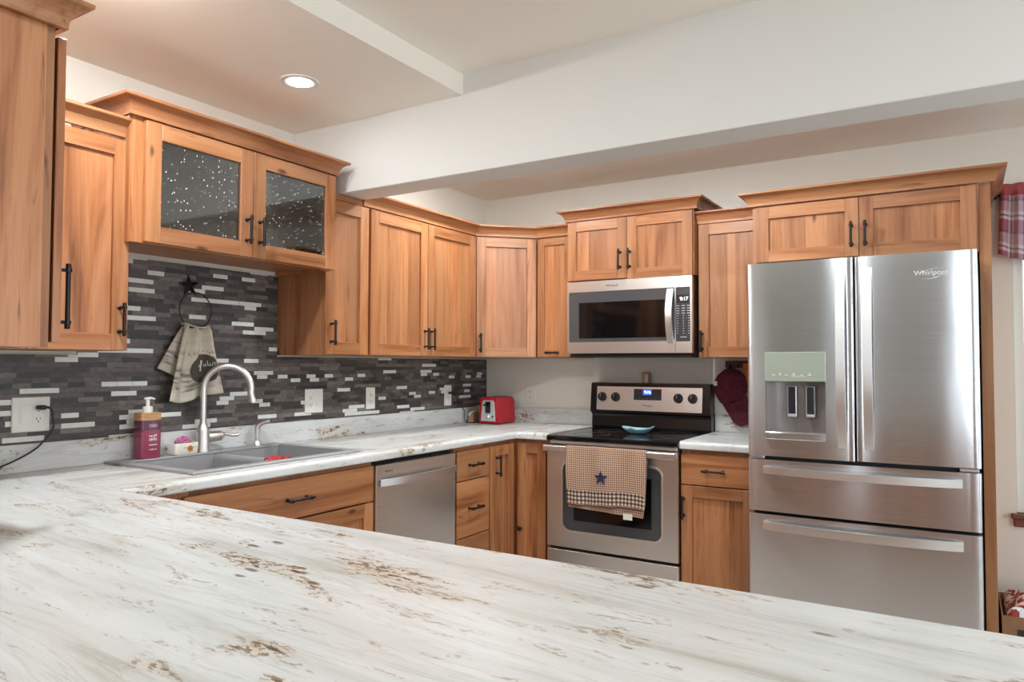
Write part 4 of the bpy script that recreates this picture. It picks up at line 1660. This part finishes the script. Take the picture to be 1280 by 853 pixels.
def drape(u, v, x0=1.013, x1=1.473, front=FL, back=BL_):
    tot = front + 0.03 + back
    s2 = v * tot
    x = lerp(x0, x1, u)
    if s2 < front:
        d = front - s2
        z = bar_top - d
        rip = min(1.0, d / 0.12)
        y = bar_f - 0.006 * rip - 0.006 * rip * math.sin(u * 13 + 1.0) - 0.004 * rip * math.sin(u * 29 + d * 14)
        x += (0.010 if u < 0.5 else -0.005) * (d / front) * abs(u - 0.5) * 2
        z -= 0.006 * math.sin(u * 5.5 + 0.5) * (d / front)
    elif s2 < front + 0.03:
        a = (s2 - front) / 0.03 * PI
        y = (bar_f + bar_b) / 2 - (bar_b - bar_f) / 2 * math.cos(a)
        z = bar_top + 0.004 * math.sin(a)
    else:
        d = s2 - front - 0.03
        z = bar_top - d
        y = bar_b + 0.002 + 0.003 * math.sin(u * 17)
        x += 0.014 * d / back * (0.5 - u) * 2 - 0.004 * d / back
        z += 0.018 * (1 - u) * d / back
        f2 = max(0.0, d - front + 0.03) / 0.07
        y -= 0.022 * min(1, f2)
    return (x, y, z)


m = MB()
m.sheet(drape, 60, 90, uvfn=lambda u, v: (u * 0.46, v * (FL + 0.03 + BL_)))
o = m.build('cloth', CHK, t, 'W')
sd = o.modifiers.new('thick', 'SOLIDIFY')
sd.thickness = 0.003
m = MB()
b = m.bm
o1 = []
for i in range(10):
    a = PI / 2 + PI / 5 * i
    rr2 = 0.039 if i % 2 == 0 else 0.0155
    o1.append((1.225 + rr2 * math.cos(a), 0.711 + rr2 * math.sin(a)))


def front_y(x, z):
    return drape((x - 1.013) / 0.46, (FL - (bar_top - z)) / (FL + 0.03 + BL_))[1]


cf = b.verts.new((1.225, front_y(1.225, 0.711) - 0.0055, 0.711))
vf = [b.verts.new((x, front_y(x, z) - 0.0045, z)) for x, z in o1]
vb = [b.verts.new((x, front_y(x, z) - 0.0005, z)) for x, z in o1]
for i in range(10):
    j = (i + 1) % 10
    b.faces.new((cf, vf[i], vf[j]))
    b.faces.new((vf[i], vb[i], vb[j], vf[j]))
m.fin()
tag(m.build('star_patch', plain('navy_felt', (34, 38, 66), 0.9), t, 'W'), 'navy star patch')
m = MB()
m.box(1.352, 1.402, HY - 0.0195, HY - 0.0185, 0.508, 0.540)
tag(m.build('care_label', plain('white_label', (222, 214, 204), 0.8), t, 'W'), 'white care label')

# spoon rest on the cooktop
t = thing('spoon_rest', 'pale blue glazed spoon rest on the black cooktop', 'spoon rest', (1.255, -0.33, 0.915))
m = MB()
BLUE = plain('pale_blue_glaze', (146, 190, 200), 0.2, noise=0.05)


def rest(u, v):
    a = 2 * PI * u
    r = v
    ex_ = 0.095 * (1.0 + 0.12 * math.cos(a))
    x = 1.262 + ex_ * r * math.cos(a)
    y = -0.335 + 0.050 * r * math.sin(a)
    lip = 0.026 + 0.016 * max(0, math.cos(a)) ** 4 + 0.010 * max(0, -math.cos(a)) ** 2 + 0.012 * math.exp(-((a - 1.5 * PI + 0.15) / 0.16) ** 2)
    z = 0.9195 + lip * max(0.0, (r - 0.45) / 0.55) ** 1.6
    return (x, y, z)


m.sheet(rest, 48, 12)
bmesh.ops.remove_doubles(m.bm, verts=m.bm.verts, dist=0.00005)
o = m.build('dish', BLUE, t, 'W')
sd = o.modifiers.new('thick', 'SOLIDIFY')
sd.thickness = 0.004
sd.offset = 1.0

# shaker standing on the backguard
m = MB()
m.lathe([(0.024, 0.0003), (0.025, 0.003), (0.0252, 0.030), (0.0275, 0.032), (0.0285, 0.040), (0.028, 0.056), (0.024, 0.064), (0.018, 0.066)], (1.211, -0.040, 1.1972), 'z', 24)
o = m.build('shaker', plain('beige_metal', (186, 160, 138), 0.35, 0.4), loc=(1.211, -0.040, 1.197))
tag(o, 'beige capped shaker standing on top of the range backguard', 'shaker')

# ------------------------------------------------------------------ microwave
MX0, MX1, MZ0, MZ1, MYF = 0.852, 1.611, 1.352, 1.797, -0.400
t = thing('microwave', 'stainless over-the-range microwave under the short cabinet', 'microwave', (1.2315, -0.2, MZ0))
m = MB()
m.box(MX0 + 0.004, MX1 - 0.002, -0.372, -0.002, MZ0 + 0.012, MZ1, 0, 0.003)
m.box(MX0 + 0.03, MX1 - 0.02, -0.36, -0.03, MZ0, MZ0 + 0.0118, 0)
m.build('housing', plain('charcoal_case', (58, 46, 42), 0.4), t, 'W')
DX1 = 1.517
m = MB()
rr_frame(m, MX0, DX1 - 0.001, 1.374, MZ1, MX0 + 0.011, DX1 - 0.004, 1.440, 1.735, 0.004, MYF, MYF + 0.027)
dr = m.build('door', STEEL, t, 'W')
m = MB()
m.box(MX0 + 0.010, DX1 - 0.004, MYF + 0.003, MYF + 0.026, 1.439, 1.736)
m.build('door_glass', GREYGLASS, dr, 'W')
m = MB()
m.box(0.928, 1.460, MYF + 0.0020, MYF + 0.0028, 1.462, 1.672)
m.build('window', GLASSBLACK, dr, 'W')
m = MB()
hp = []
for i in range(17):
    q_ = i / 16
    zz = lerp(1.430, 1.728, q_)
    hp.append((MYF - 0.012 - 0.034 * math.sin(PI * q_), zz))
back_ = [(y + 0.011, z) for y, z in hp[::-1]]
m.prism(hp + back_, 'x', 1.474, 1.510, 0, True, 0.002)
m.box(1.480, 1.504, MYF - 0.010, MYF + 0.0025, 1.432, 1.446).box(1.480, 1.504, MYF - 0.010, MYF + 0.0025, 1.712, 1.726)
m.build('door_handle', BRIGHT, dr, 'W')
words('Whirlpool', 0.018, dr, 'logo', DARKPRINT, (1.140, MYF - 0.0004, 1.766), space='W', ext=0.0003)
m = MB()
rr_frame(m, DX1 + 0.001, MX1, 1.374, MZ1, DX1 + 0.003, MX1 - 0.010, 1.436, 1.735, 0.006, MYF, MYF + 0.027)
cp = m.build('control_frame', STEEL, t, 'W')
m = MB()
m.box(DX1 + 0.003, MX1 - 0.010, MYF + 0.0025, MYF + 0.026, 1.435, 1.736)
kp = m.build('keypad', plain('keypad_grey', (58, 58, 62), 0.25, noise=0.0), t, 'W')
m = MB()
m.box(1.527, 1.593, MYF + 0.0012, MYF + 0.0024, 1.648, 1.693)
m.build('clock_display', plain('display_brown', (44, 30, 26), 0.2), kp, 'W')
words('9:17', 0.027, kp, 'clock_digits', DIGIT, (1.566, MYF + 0.0008, 1.669), space='W', ext=0.0002)
m = MB()
for ix, kx in enumerate((1.530, 1.562, 1.592)):
    for j in range(12):
        kz = 1.632 - j * 0.0138
        ww = 0.009 if j < 4 else 0.003
        m.box(kx - ww, kx + ww, MYF + 0.0019, MYF + 0.0024, kz - 0.0016, kz + 0.0016)
m.box(1.545, 1.580, MYF + 0.0019, MYF + 0.0024, 1.4585, 1.4625)
m.build('key_legend', PRINTM, kp, 'W')
m = MB()
m.box(MX0 + 0.01, MX1 - 0.01, -0.385, -0.3605, MZ0 + 0.002, MZ0 + 0.0118)
m.build('vent_grille', DARKIN, t, 'W')

# ------------------------------------------------------------------ dishwasher
t = thing('dishwasher', 'stainless dishwasher with a bowed bar handle between sink base and drawers', 'dishwasher', (0.33, -1.530, 0.0), LEFT)
DW = 0.600
m = MB()
m.box(-0.299, 0.299, -0.265, 0.30, 0.10, 0.868, 0).box(-0.29, 0.29, -0.22, 0.25, 0.0, 0.0995, 0)
m.build('tub', DARKIN, t)
m = MB()
m.box(-0.297, 0.297, -0.312, -0.2655, 0.115, 0.856, 0, 0.004)
d_ = m.build('door', steel('dishwasher_steel', c=(0.86, 0.82, 0.79), rough=0.30, grain='x', aniso=0.4, wav=0.2), t)
m = MB()
fp = []
for i in range(15):
    q_ = i / 14
    fp.append((lerp(-0.283, 0.296, q_), -0.314 - 0.030 * math.sin(PI * q_) ** 0.8 - 0.012))
bp_ = [(x, y + 0.012) for x, y in fp[::-1]]
m.prism(fp + bp_, 'z', 0.763, 0.795, 0, True, 0.002)
m.box(-0.283, -0.262, -0.318, -0.3115, 0.766, 0.792).box(0.275, 0.296, -0.318, -0.3115, 0.766, 0.792)
m.build('door_handle', STEEL, d_)
m = MB()
m.box(-0.258, -0.178, -0.3135, -0.3118, 0.819, 0.833)
lb = m.build('badge', BRIGHT, d_)
words('Whirlpool', 0.013, lb, 'logo', DARKPRINT, (-0.218, -0.3138, 0.826), ext=0.0002)

# ------------------------------------------------------------------ fridge
FX0, FX1, FYF = 2.005, 2.914, -0.820
t = thing('refrigerator', 'stainless French-door fridge with two bottom drawers and a water dispenser', 'refrigerator', (2.46, -0.42, 0.0))
m = MB()
m.box(FX0 + 0.006, FX1 - 0.006, -0.735, -0.03, 0.05, 1.762, 0, 0.004).box(FX0 + 0.03, FX1 - 0.03, -0.70, -0.10, 0.0, 0.0498, 0)
m.build('body', plain('fridge_case', (60, 60, 64), 0.4), t, 'W')


def fy_(x, x0, x1, rnd_=0.010, bulge=0.012):
    """contoured front: slight bow across the whole fridge, rolled vertical edges"""
    q_ = (x - FX0) / (FX1 - FX0)
    y = FYF + 0.006 - bulge * math.sin(PI * min(1, max(0, q_))) * 0.9
    for e_ in (x - x0, x1 - x):
        if e_ < rnd_:
            y += rnd_ - math.sqrt(max(0, rnd_ ** 2 - (rnd_ - e_) ** 2))
    return y


def fpanel(x0, x1, z0, z1, hole=None, depth=0.055, back=-0.745):
    mb = MB()
    b = mb.bm
    xs_ = [x0 + 0.010 * (1 - math.cos(PI / 2 * i / 5)) for i in range(6)]
    n = 22
    xs_ += [lerp(x0 + 0.010, x1 - 0.010, i / n) for i in range(1, n)]
    xs_ += [x1 - 0.010 * (1 - math.sin(PI / 2 * i / 5)) for i in range(6)]
    zs_ = [z0, z1]
    if hole:
        xs_ = sorted([x for x in xs_ if abs(x - hole[0]) > 0.008 and abs(x - hole[1]) > 0.008] + [hole[0], hole[1]])
        zs_ = [z0, hole[2], hole[3], z1]
    G = [[b.verts.new((x, fy_(x, x0, x1), z)) for z in zs_] for x in xs_]
    for i in range(len(xs_) - 1):
        for j in range(len(zs_) - 1):
            if hole and j == 1 and hole[0] - 1e-6 <= xs_[i] and xs_[i + 1] <= hole[1] + 1e-6:
                continue
            b.faces.new((G[i][j], G[i + 1][j], G[i + 1][j + 1], G[i][j + 1]))
    nz = len(zs_) - 1
    rec = []
    Bk = [[b.verts.new((x, back, z)) for z in zs_] for x in (xs_[0], xs_[-1])]
    for j in range(nz):
        b.faces.new((G[0][j], G[0][j + 1], Bk[0][j + 1], Bk[0][j]))
        b.faces.new((G[-1][j + 1], G[-1][j], Bk[1][j], Bk[1][j + 1]))
        b.faces.new((Bk[0][j], Bk[0][j + 1], Bk[1][j + 1], Bk[1][j]))
    b.faces.new([g[0] for g in G] + [Bk[1][0], Bk[0][0]])
    b.faces.new([g[nz] for g in G][::-1] + [Bk[0][nz], Bk[1][nz]])
    if hole:
        hx0, hx1, hz0, hz1 = hole
        ii = [i for i, x in enumerate(xs_) if hx0 - 1e-6 <= x <= hx1 + 1e-6]
        yb = FYF + depth
        cen = (hx0 + hx1) / 2
        hw = (hx1 - hx0) / 2

        def by(x):   # scooped back of the recess
            return yb - 0.030 * (abs(x - cen) / hw) ** 3
        H0 = [b.verts.new((xs_[i], by(xs_[i]), hz0)) for i in ii]
        H1 = [b.verts.new((xs_[i], by(xs_[i]), hz1)) for i in ii]
        for a in range(len(ii) - 1):
            rec.append(b.faces.new((H0[a], H0[a + 1], H1[a + 1], H1[a])))
            rec.append(b.faces.new((G[ii[a]][1], G[ii[a + 1]][1], H0[a + 1], H0[a])))
            rec.append(b.faces.new((G[ii[a]][2], H1[a], H1[a + 1], G[ii[a + 1]][2])))
        rec.append(b.faces.new((G[ii[0]][1], H0[0], H1[0], G[ii[0]][2])))
        rec.append(b.faces.new((G[ii[-1]][1], G[ii[-1]][2], H1[-1], H0[-1])))
    mb.fin(0, True)
    for f in rec:
        f.material_index = 1
    return mb


SPL = 2.4605
ld = fpanel(FX0, SPL - 0.002, 0.894, 1.776, hole=(2.086, 2.342, 1.006, 1.234)).build('door', [FSTEEL, plain('recess_grey', (132, 126, 124), 0.35, 0.5, noise=0.02)], t, 'W')
rd = fpanel(SPL + 0.003, FX1, 0.896, 1.776).build('door', FSTEEL, t, 'W')
d1 = fpanel(FX0, FX1, 0.643, 0.877).build('drawer', FSTEEL, t, 'W')
d2 = fpanel(FX0, FX1, 0.085, 0.629).build('drawer', FSTEEL, t, 'W')
for (hx, par) in ((2.409, ld), (2.514, rd)):
    m = MB()
    n = 20
    hp = []
    for i in range(n + 1):
        q_ = i / n
        hp.append((FYF - 0.010 - 0.052 * math.sin(PI * q_) ** 0.75, lerp(0.947, 1.727, q_)))
    bk_ = [(y + 0.014, z) for y, z in hp[::-1]]
    m.prism(hp + bk_, 'x', hx - 0.018, hx + 0.018, 0, True, 0.002)
    m.box(hx - 0.016, hx + 0.016, FYF - 0.0105, FYF + 0.004, 0.947, 0.965).box(hx - 0.016, hx + 0.016, FYF - 0.0105, FYF + 0.004, 1.709, 1.727)
    m.build('door_handle', BRIGHT, par, 'W')
for (z0_, z1_, par) in ((0.815, 0.848, d1), (0.563, 0.600, d2)):
    m = MB()
    n = 24
    hp = []
    for i in range(n + 1):
        q_ = i / n
        hp.append((lerp(2.074, 2.850, q_), FYF - 0.012 - 0.048 * math.sin(PI * q_) ** 0.75))
    bk_ = [(x, y + 0.014) for x, y in hp[::-1]]
    m.prism(hp + bk_, 'z', z0_, z1_, 0, True, 0.002)
    m.box(2.074, 2.092, FYF - 0.0125, FYF + 0.006, z0_ + 0.002, z1_ - 0.002).box(2.832, 2.850, FYF - 0.0125, FYF + 0.006, z0_ + 0.002, z1_ - 0.002)
    m.build('drawer_handle', BRIGHT, par, 'W')
# dispenser
k = N('mirror_panel')
k.base(lin((178, 186, 172)))
k.props(Metallic=0.35, Roughness=0.10)
m = MB()
m.box(2.084, 2.344, FYF - 0.0085, FYF + 0.010, 1.2345, 1.3665, 0, 0.002)
dp = tag(m.build('dispenser_panel', k.m, ld, 'W'), 'pale mirrored control panel')
m = MB()
for i, (xx, ww) in enumerate(((2.125, 0.012), (2.152, 0.010), (2.180, 0.012), (2.212, 0.016), (2.245, 0.014), (2.278, 0.016))):
    m.box(xx - ww / 2, xx + ww / 2, FYF - 0.0091, FYF - 0.0084, 1.262, 1.2645)
    if i % 2:
        m.box(xx - 0.003, xx + 0.003, FYF - 0.0091, FYF - 0.0084, 1.268, 1.272)
m.box(2.20, 2.262, FYF - 0.0091, FYF - 0.0084, 1.256, 1.2575)
m.build('panel_legend', WHITEP, ld, 'W')
for px_ in (2.196, 2.275):
    m = MB()
    m.box(px_ - 0.020, px_ + 0.020, FYF + 0.026, FYF + 0.040, 1.074, 1.214, 0, 0.003)
    pa = m.build('paddle', BRIGHT, ld, 'W')
    m = MB()
    m.box(px_ - 0.0155, px_ + 0.0155, FYF + 0.0245, FYF + 0.0258, 1.088, 1.210)
    m.build('paddle_face', plain('paddle_black', (24, 26, 34), 0.2), pa, 'W')
m = MB()
m.box(2.086, 2.342, FYF - 0.012, FYF + 0.050, 0.972, 1.0055, 0, 0.004)
m.build('drip_tray', FSTEEL, ld, 'W')
words('Whirlpool', 0.029, rd, 'logo', PALE, (2.750, fy_(2.757, SPL, FX1) - 0.0012, 1.690), space='W', ext=0.0008)
m = MB()
arc = [(2.757 + 0.055 * math.cos(a), fy_(2.757, SPL, FX1) - 0.0012, 1.690 + 0.016 * math.sin(a) + 0.010 * math.cos(a)) for a in [PI * (0.15 + 0.8 * i / 16) for i in range(17)]]
m.tube(arc, [0.0002 + 0.0005 * math.sin(PI * i / 16) for i in range(17)], 6)
arc = [(2.752 + 0.045 * math.cos(a), fy_(2.757, SPL, FX1) - 0.0012, 1.686 + 0.020 * math.sin(a) + 0.006 * math.cos(a)) for a in [PI * (1.2 + 0.75 * i / 16) for i in range(17)]]
m.tube(arc, [0.0002 + 0.0005 * math.sin(PI * i / 16) for i in range(17)], 6)
m.build('logo_swoosh', PALE, rd, 'W')
for hx in (FX0 + 0.004, FX1 - 0.074):
    m = MB()
    m.box(hx, hx + 0.066, FYF + 0.012, FYF + 0.07, 0.8795, 0.8925, 0, 0.002)
    m.build('hinge_cover', STEEL, t, 'W')

# ------------------------------------------------------------------ hooks, oven mitt, orange strap
t = thing('hook_rail', 'dark wooden hook rail under the cabinet left of the fridge', 'hook rail', (1.765, -0.001, 1.29))
m = MB()
m.box(1.682, 1.860, -0.016, -0.002, 1.292, 1.331, 0, 0.003)
m.build('rail', plain('walnut_rail', (84, 54, 44), 0.5), t, 'W')
for hx in (1.714, 1.762, 1.812):
    m = MB()
    m.tube([(hx, -0.016, 1.316), (hx, -0.030, 1.312), (hx, -0.036, 1.302), (hx, -0.034, 1.294), (hx, -0.028, 1.292)], 0.0035, 8)
    m.ball((hx, -0.027, 1.293), 0.005, 0.005, 0.005)
    m.build('hook', IRON, t, 'W')
t = thing('oven_mitt', 'burgundy quilted oven mitt hanging from the hook rail beside the fridge', 'oven mitt', (1.73, -0.04, 0.96))
k = N('burgundy_quilt')
o_ = k.obj()
k.base(k.mix(k.noise(o_, 40, 3), lin((66, 10, 28)), lin((92, 17, 39))))
k.props(Roughness=0.9)
q_ = k.sep(o_)
wv = k.math('ADD', k.math('ABSOLUTE', k.math('SINE', k.math('MULTIPLY', k.math('ADD', q_[0], q_[2]), 130.0))), k.math('ABSOLUTE', k.math('SINE', k.math('MULTIPLY', k.math('SUBTRACT', q_[0], q_[2]), 130.0))))
k.bump(wv, 0.5, 0.004)
MITT = k.m
up = [(1.716, 1.291), (1.690, 1.283), (1.650, 1.248), (1.630, 1.214), (1.6235, 1.188), (1.626, 1.168), (1.638, 1.135), (1.660, 1.098), (1.672, 1.086),
      (1.690, 1.082), (1.730, 1.092), (1.780, 1.112), (1.805, 1.135), (1.818, 1.190), (1.808, 1.240), (1.780, 1.274), (1.748, 1.289)]
lo = [(1.672, 1.087), (1.700, 1.040), (1.735, 0.985), (1.752, 0.968), (1.772, 0.961), (1.800, 0.966), (1.835, 0.980), (1.842, 1.05), (1.830, 1.120), (1.806, 1.132), (1.775, 1.108), (1.725, 1.090)]


def puff(mb, outl, y0, y1, cx_, cz_):
    b = mb.bm
    rings = []
    for s_, f in ((0.0, 1), (0.45, 0.95), (0.8, 0.72), (0.95, 0.45), (1.0, 0.0), (0.95, -0.45), (0.8, -0.72), (0.45, -0.95), (0.0, -1)):
        ym = (y0 + y1) / 2
        y = ym - f * (y1 - y0) / 2
        if s_ == 0.0:
            rings.append([b.verts.new((cx_, y, cz_))])
        else:
            rings.append([b.verts.new((lerp(cx_, x, s_), y, lerp(cz_, z, s_))) for x, z in outl])
    n = len(outl)
    for i in range(len(rings) - 1):
        A_, B_ = rings[i], rings[i + 1]
        for kk in range(n):
            j = (kk + 1) % n
            if len(A_) == 1:
                b.faces.new((A_[0], B_[kk], B_[j]))
            elif len(B_) == 1:
                b.faces.new((A_[kk], B_[0], A_[j]))
            else:
                b.faces.new((A_[kk], B_[kk], B_[j], A_[j]))
    mb.fin(0, True)


m = MB()
puff(m, up, -0.075, -0.040, 1.715, 1.19)
m.build('palm', MITT, t, 'W')
m = MB()
puff(m, lo, -0.066, -0.036, 1.765, 1.04)
m.build('cuff', MITT, t, 'W')
m = MB()
m.torus((1.714, -0.038, 1.289), 0.011, 0.003, 'y', 20, 6)
m.build('loop', MITT, t, 'W')
m = MB()
m.prism([(1.632, 1.188), (1.652, 1.190), (1.650, 1.216), (1.634, 1.213)], 'y', -0.0765, -0.0715)
tag(m.build('care_label', plain('white_label_b', (216, 206, 198), 0.8), t, 'W'), 'small white label')
m = MB()
m.box(1.790, 1.822, -0.040, -0.0365, 1.150, 1.318, 0, 0.001).box(1.790, 1.822, -0.0362, -0.030, 1.302, 1.318, 0, 0.001).box(1.792, 1.820, -0.030, -0.0275, 1.170, 1.318)
o = m.build('lanyard', plain('orange_web', (212, 108, 40), 0.7), loc=(1.806, -0.035, 1.318))
tag(o, 'orange strap hanging on the rail hook behind the burgundy mitt', 'strap')

# ------------------------------------------------------------------ window valance
t = thing('curtain_rod', 'dark curtain rod above the right-hand window', 'curtain rod', (3.0, -0.055, 2.125))
m = MB()
m.tube([(3.010, -0.055, 2.127), (4.26, -0.055, 2.127)], 0.007, 12)
m.ball((3.006, -0.055, 2.127), 0.013, 0.013, 0.013)
m.ball((4.264, -0.055, 2.127), 0.013, 0.013, 0.013)
m.build('rod', IRON, t, 'W')
for bx_ in (3.032, 4.24):
    m = MB()
    m.box(bx_ - 0.006, bx_ + 0.006, -0.055, -0.001, 2.113, 2.119, 0, 0.002)
    m.box(bx_ - 0.009, bx_ + 0.009, -0.004, -0.0008, 2.095, 2.140, 0, 0.001)
    m.build('bracket', IRON, t, 'W')


def val(u, v):
    x = 3.026 + 1.205 * u - 0.016 * (1 - v) * max(0, 1 - u * 8)
    hem = 1.845 - 0.085 * math.sin(PI * min(1.0, u * 1.6)) ** 0.8
    z = lerp(hem, 2.180, v)
    amp = 0.016 if v < 0.82 else 0.010
    y = -0.070 - amp * math.sin(u * 118 + 0.9 * math.sin(u * 15)) - 0.010 * (1 - v)
    if 0.80 < v < 0.88:
        y -= 0.004
    return (x, y, z)


m = MB()
m.sheet(val, 240, 24, uvfn=lambda u, v: (u * 1.9, v * 0.39))
o = m.build('valance', plaid(), loc=(3.6, -0.07, 2.0))
sd = o.modifiers.new('thick', 'SOLIDIFY')
sd.thickness = 0.002
tag(o, 'plaid burgundy and white valance gathered on the rod over the window', 'curtain')

# ------------------------------------------------------------------ carton by the end panel
t = thing('cardboard_box', 'open cardboard carton on the floor right of the fridge panel', 'box', (3.17, -0.33, 0.0))
k = N('corrugated_board')
q_ = k.sep(k.obj())
k.base(k.mix(k.noise(k.obj(), 25, 3), lin((136, 100, 72)), lin((166, 126, 94))))
k.props(Roughness=0.85)
m = MB()
bx0, bx1, by0, by1, bz = 2.982, 3.38, -0.52, -0.14, 0.250
m.box(bx0, bx1, by0, by1, 0.0005, 0.006).box(bx0, bx1, by0, by0 + 0.005, 0.006, bz).box(bx0, bx1, by1 - 0.005, by1, 0.006, bz)
m.box(bx0, bx0 + 0.005, by0 + 0.005, by1 - 0.005, 0.006, bz).box(bx1 - 0.005, bx1, by0 + 0.005, by1 - 0.005, 0.006, bz)
m.build('carton', k.m, t, 'W')
m = MB()
m.box(3.035, 3.10, by0 - 0.0008, by0, 0.12, 0.20)
for i in range(5):
    m.box(3.01 + 0.03 * i, 3.018 + 0.03 * i, by0 - 0.0008, by0, 0.05 + 0.02 * (i % 2), 0.11)
m.build('printed_marks', DARKPRINT, t, 'W')
k = N('printed_wrapper')
n1 = k.noise(k.obj(), 22, 3, 0.6, 1.0)
k.base(k.ramp(n1, [(0.0, lin((150, 34, 34))), (0.43, lin((170, 60, 56))), (0.47, lin((226, 226, 230))), (0.60, lin((216, 222, 234))), (0.68, lin((120, 150, 200)))], 'CONSTANT'))
k.props(Roughness=0.3)
m = MB()


def bag(u, v):
    x = lerp(bx0 + 0.012, bx1 - 0.012, u)
    y = lerp(by0 + 0.012, by1 - 0.012, v)
    e_ = min(u, 1 - u, v, 1 - v) * 2
    z = 0.205 + 0.085 * min(1, e_ * 3) ** 0.5 + 0.018 * math.sin(u * 19 + v * 7) * math.sin(v * 15)
    return (x, y, z)


m.sheet(bag, 40, 40)
o = m.build('wrapper_bag', k.m, loc=(3.18, -0.33, 0.22))
sd = o.modifiers.new('thick', 'SOLIDIFY')
sd.thickness = 0.004
sd.offset = -1
tag(o, 'crumpled white and red printed bag heaped in the cardboard carton', 'bag')

# ------------------------------------------------------------------ recessed lamps
RIMM = plain('lamp_trim', (232, 230, 224), 0.4)


def downlight(x, y, z, label, power, r=0.052, dome=0.15):
    t = thing('downlight', label, 'ceiling light', (x, y, z), 0, 'recessed ceiling lights')
    m = MB()
    b = m.bm
    pr = [(r + 0.026, -0.0005), (r + 0.025, -0.004), (r + 0.008, -0.006), (r, -0.004), (r, -0.0012)]
    rings = [[b.verts.new((x + a * math.cos(2 * PI * i / 40), y + a * math.sin(2 * PI * i / 40), z + h)) for i in range(40)] for a, h in pr]
    for i in range(len(rings) - 1):
        for kk in range(40):
            b.faces.new((rings[i][kk], rings[i][(kk + 1) % 40], rings[i + 1][(kk + 1) % 40], rings[i + 1][kk]))
    m.fin(0, True)
    m.build('trim_ring', RIMM, t, 'W')
    m = MB()
    m.lathe([(r, -0.0012), (r * 0.97, -0.001 - 0.008 * dome), (r * 0.8, -0.001 - 0.016 * dome), (r * 0.5, -0.001 - 0.021 * dome), (r * 0.15, -0.001 - 0.023 * dome)], (x, y, z), 'z', 32)
    tag(m.build('lens', emit('lamp_lens', WARM, power), t, 'W'), 'lit white lens')
    return t


downlight(0.80, -3.15, CZ, 'lit round downlight in the lower ceiling above the side-on cabinet', L_END, dome=1.0)
downlight(0.556, -2.215, CZ, 'lit round downlight in the lower ceiling above the sink', L_SINK, dome=0.35)
for (x, y, f_) in ((0.66, -1.05, 1.05), (1.62, -1.25, 1.7), (2.50, -1.25, 0.3)):  # middle lamp is an unseen addition that brightens counter and back wall
    downlight(x, y, CZ, 'unseen lit round downlight in the kitchen ceiling behind the beam', L_KITCHEN * f_, dome=0.6)
for (x, y) in ((2.0, -3.35), (3.7, -3.0), (2.0, -5.4), (3.9, -5.4)):
    downlight(x, y, UZ, 'lit round downlight in the raised ceiling over the bar', L_BAR)
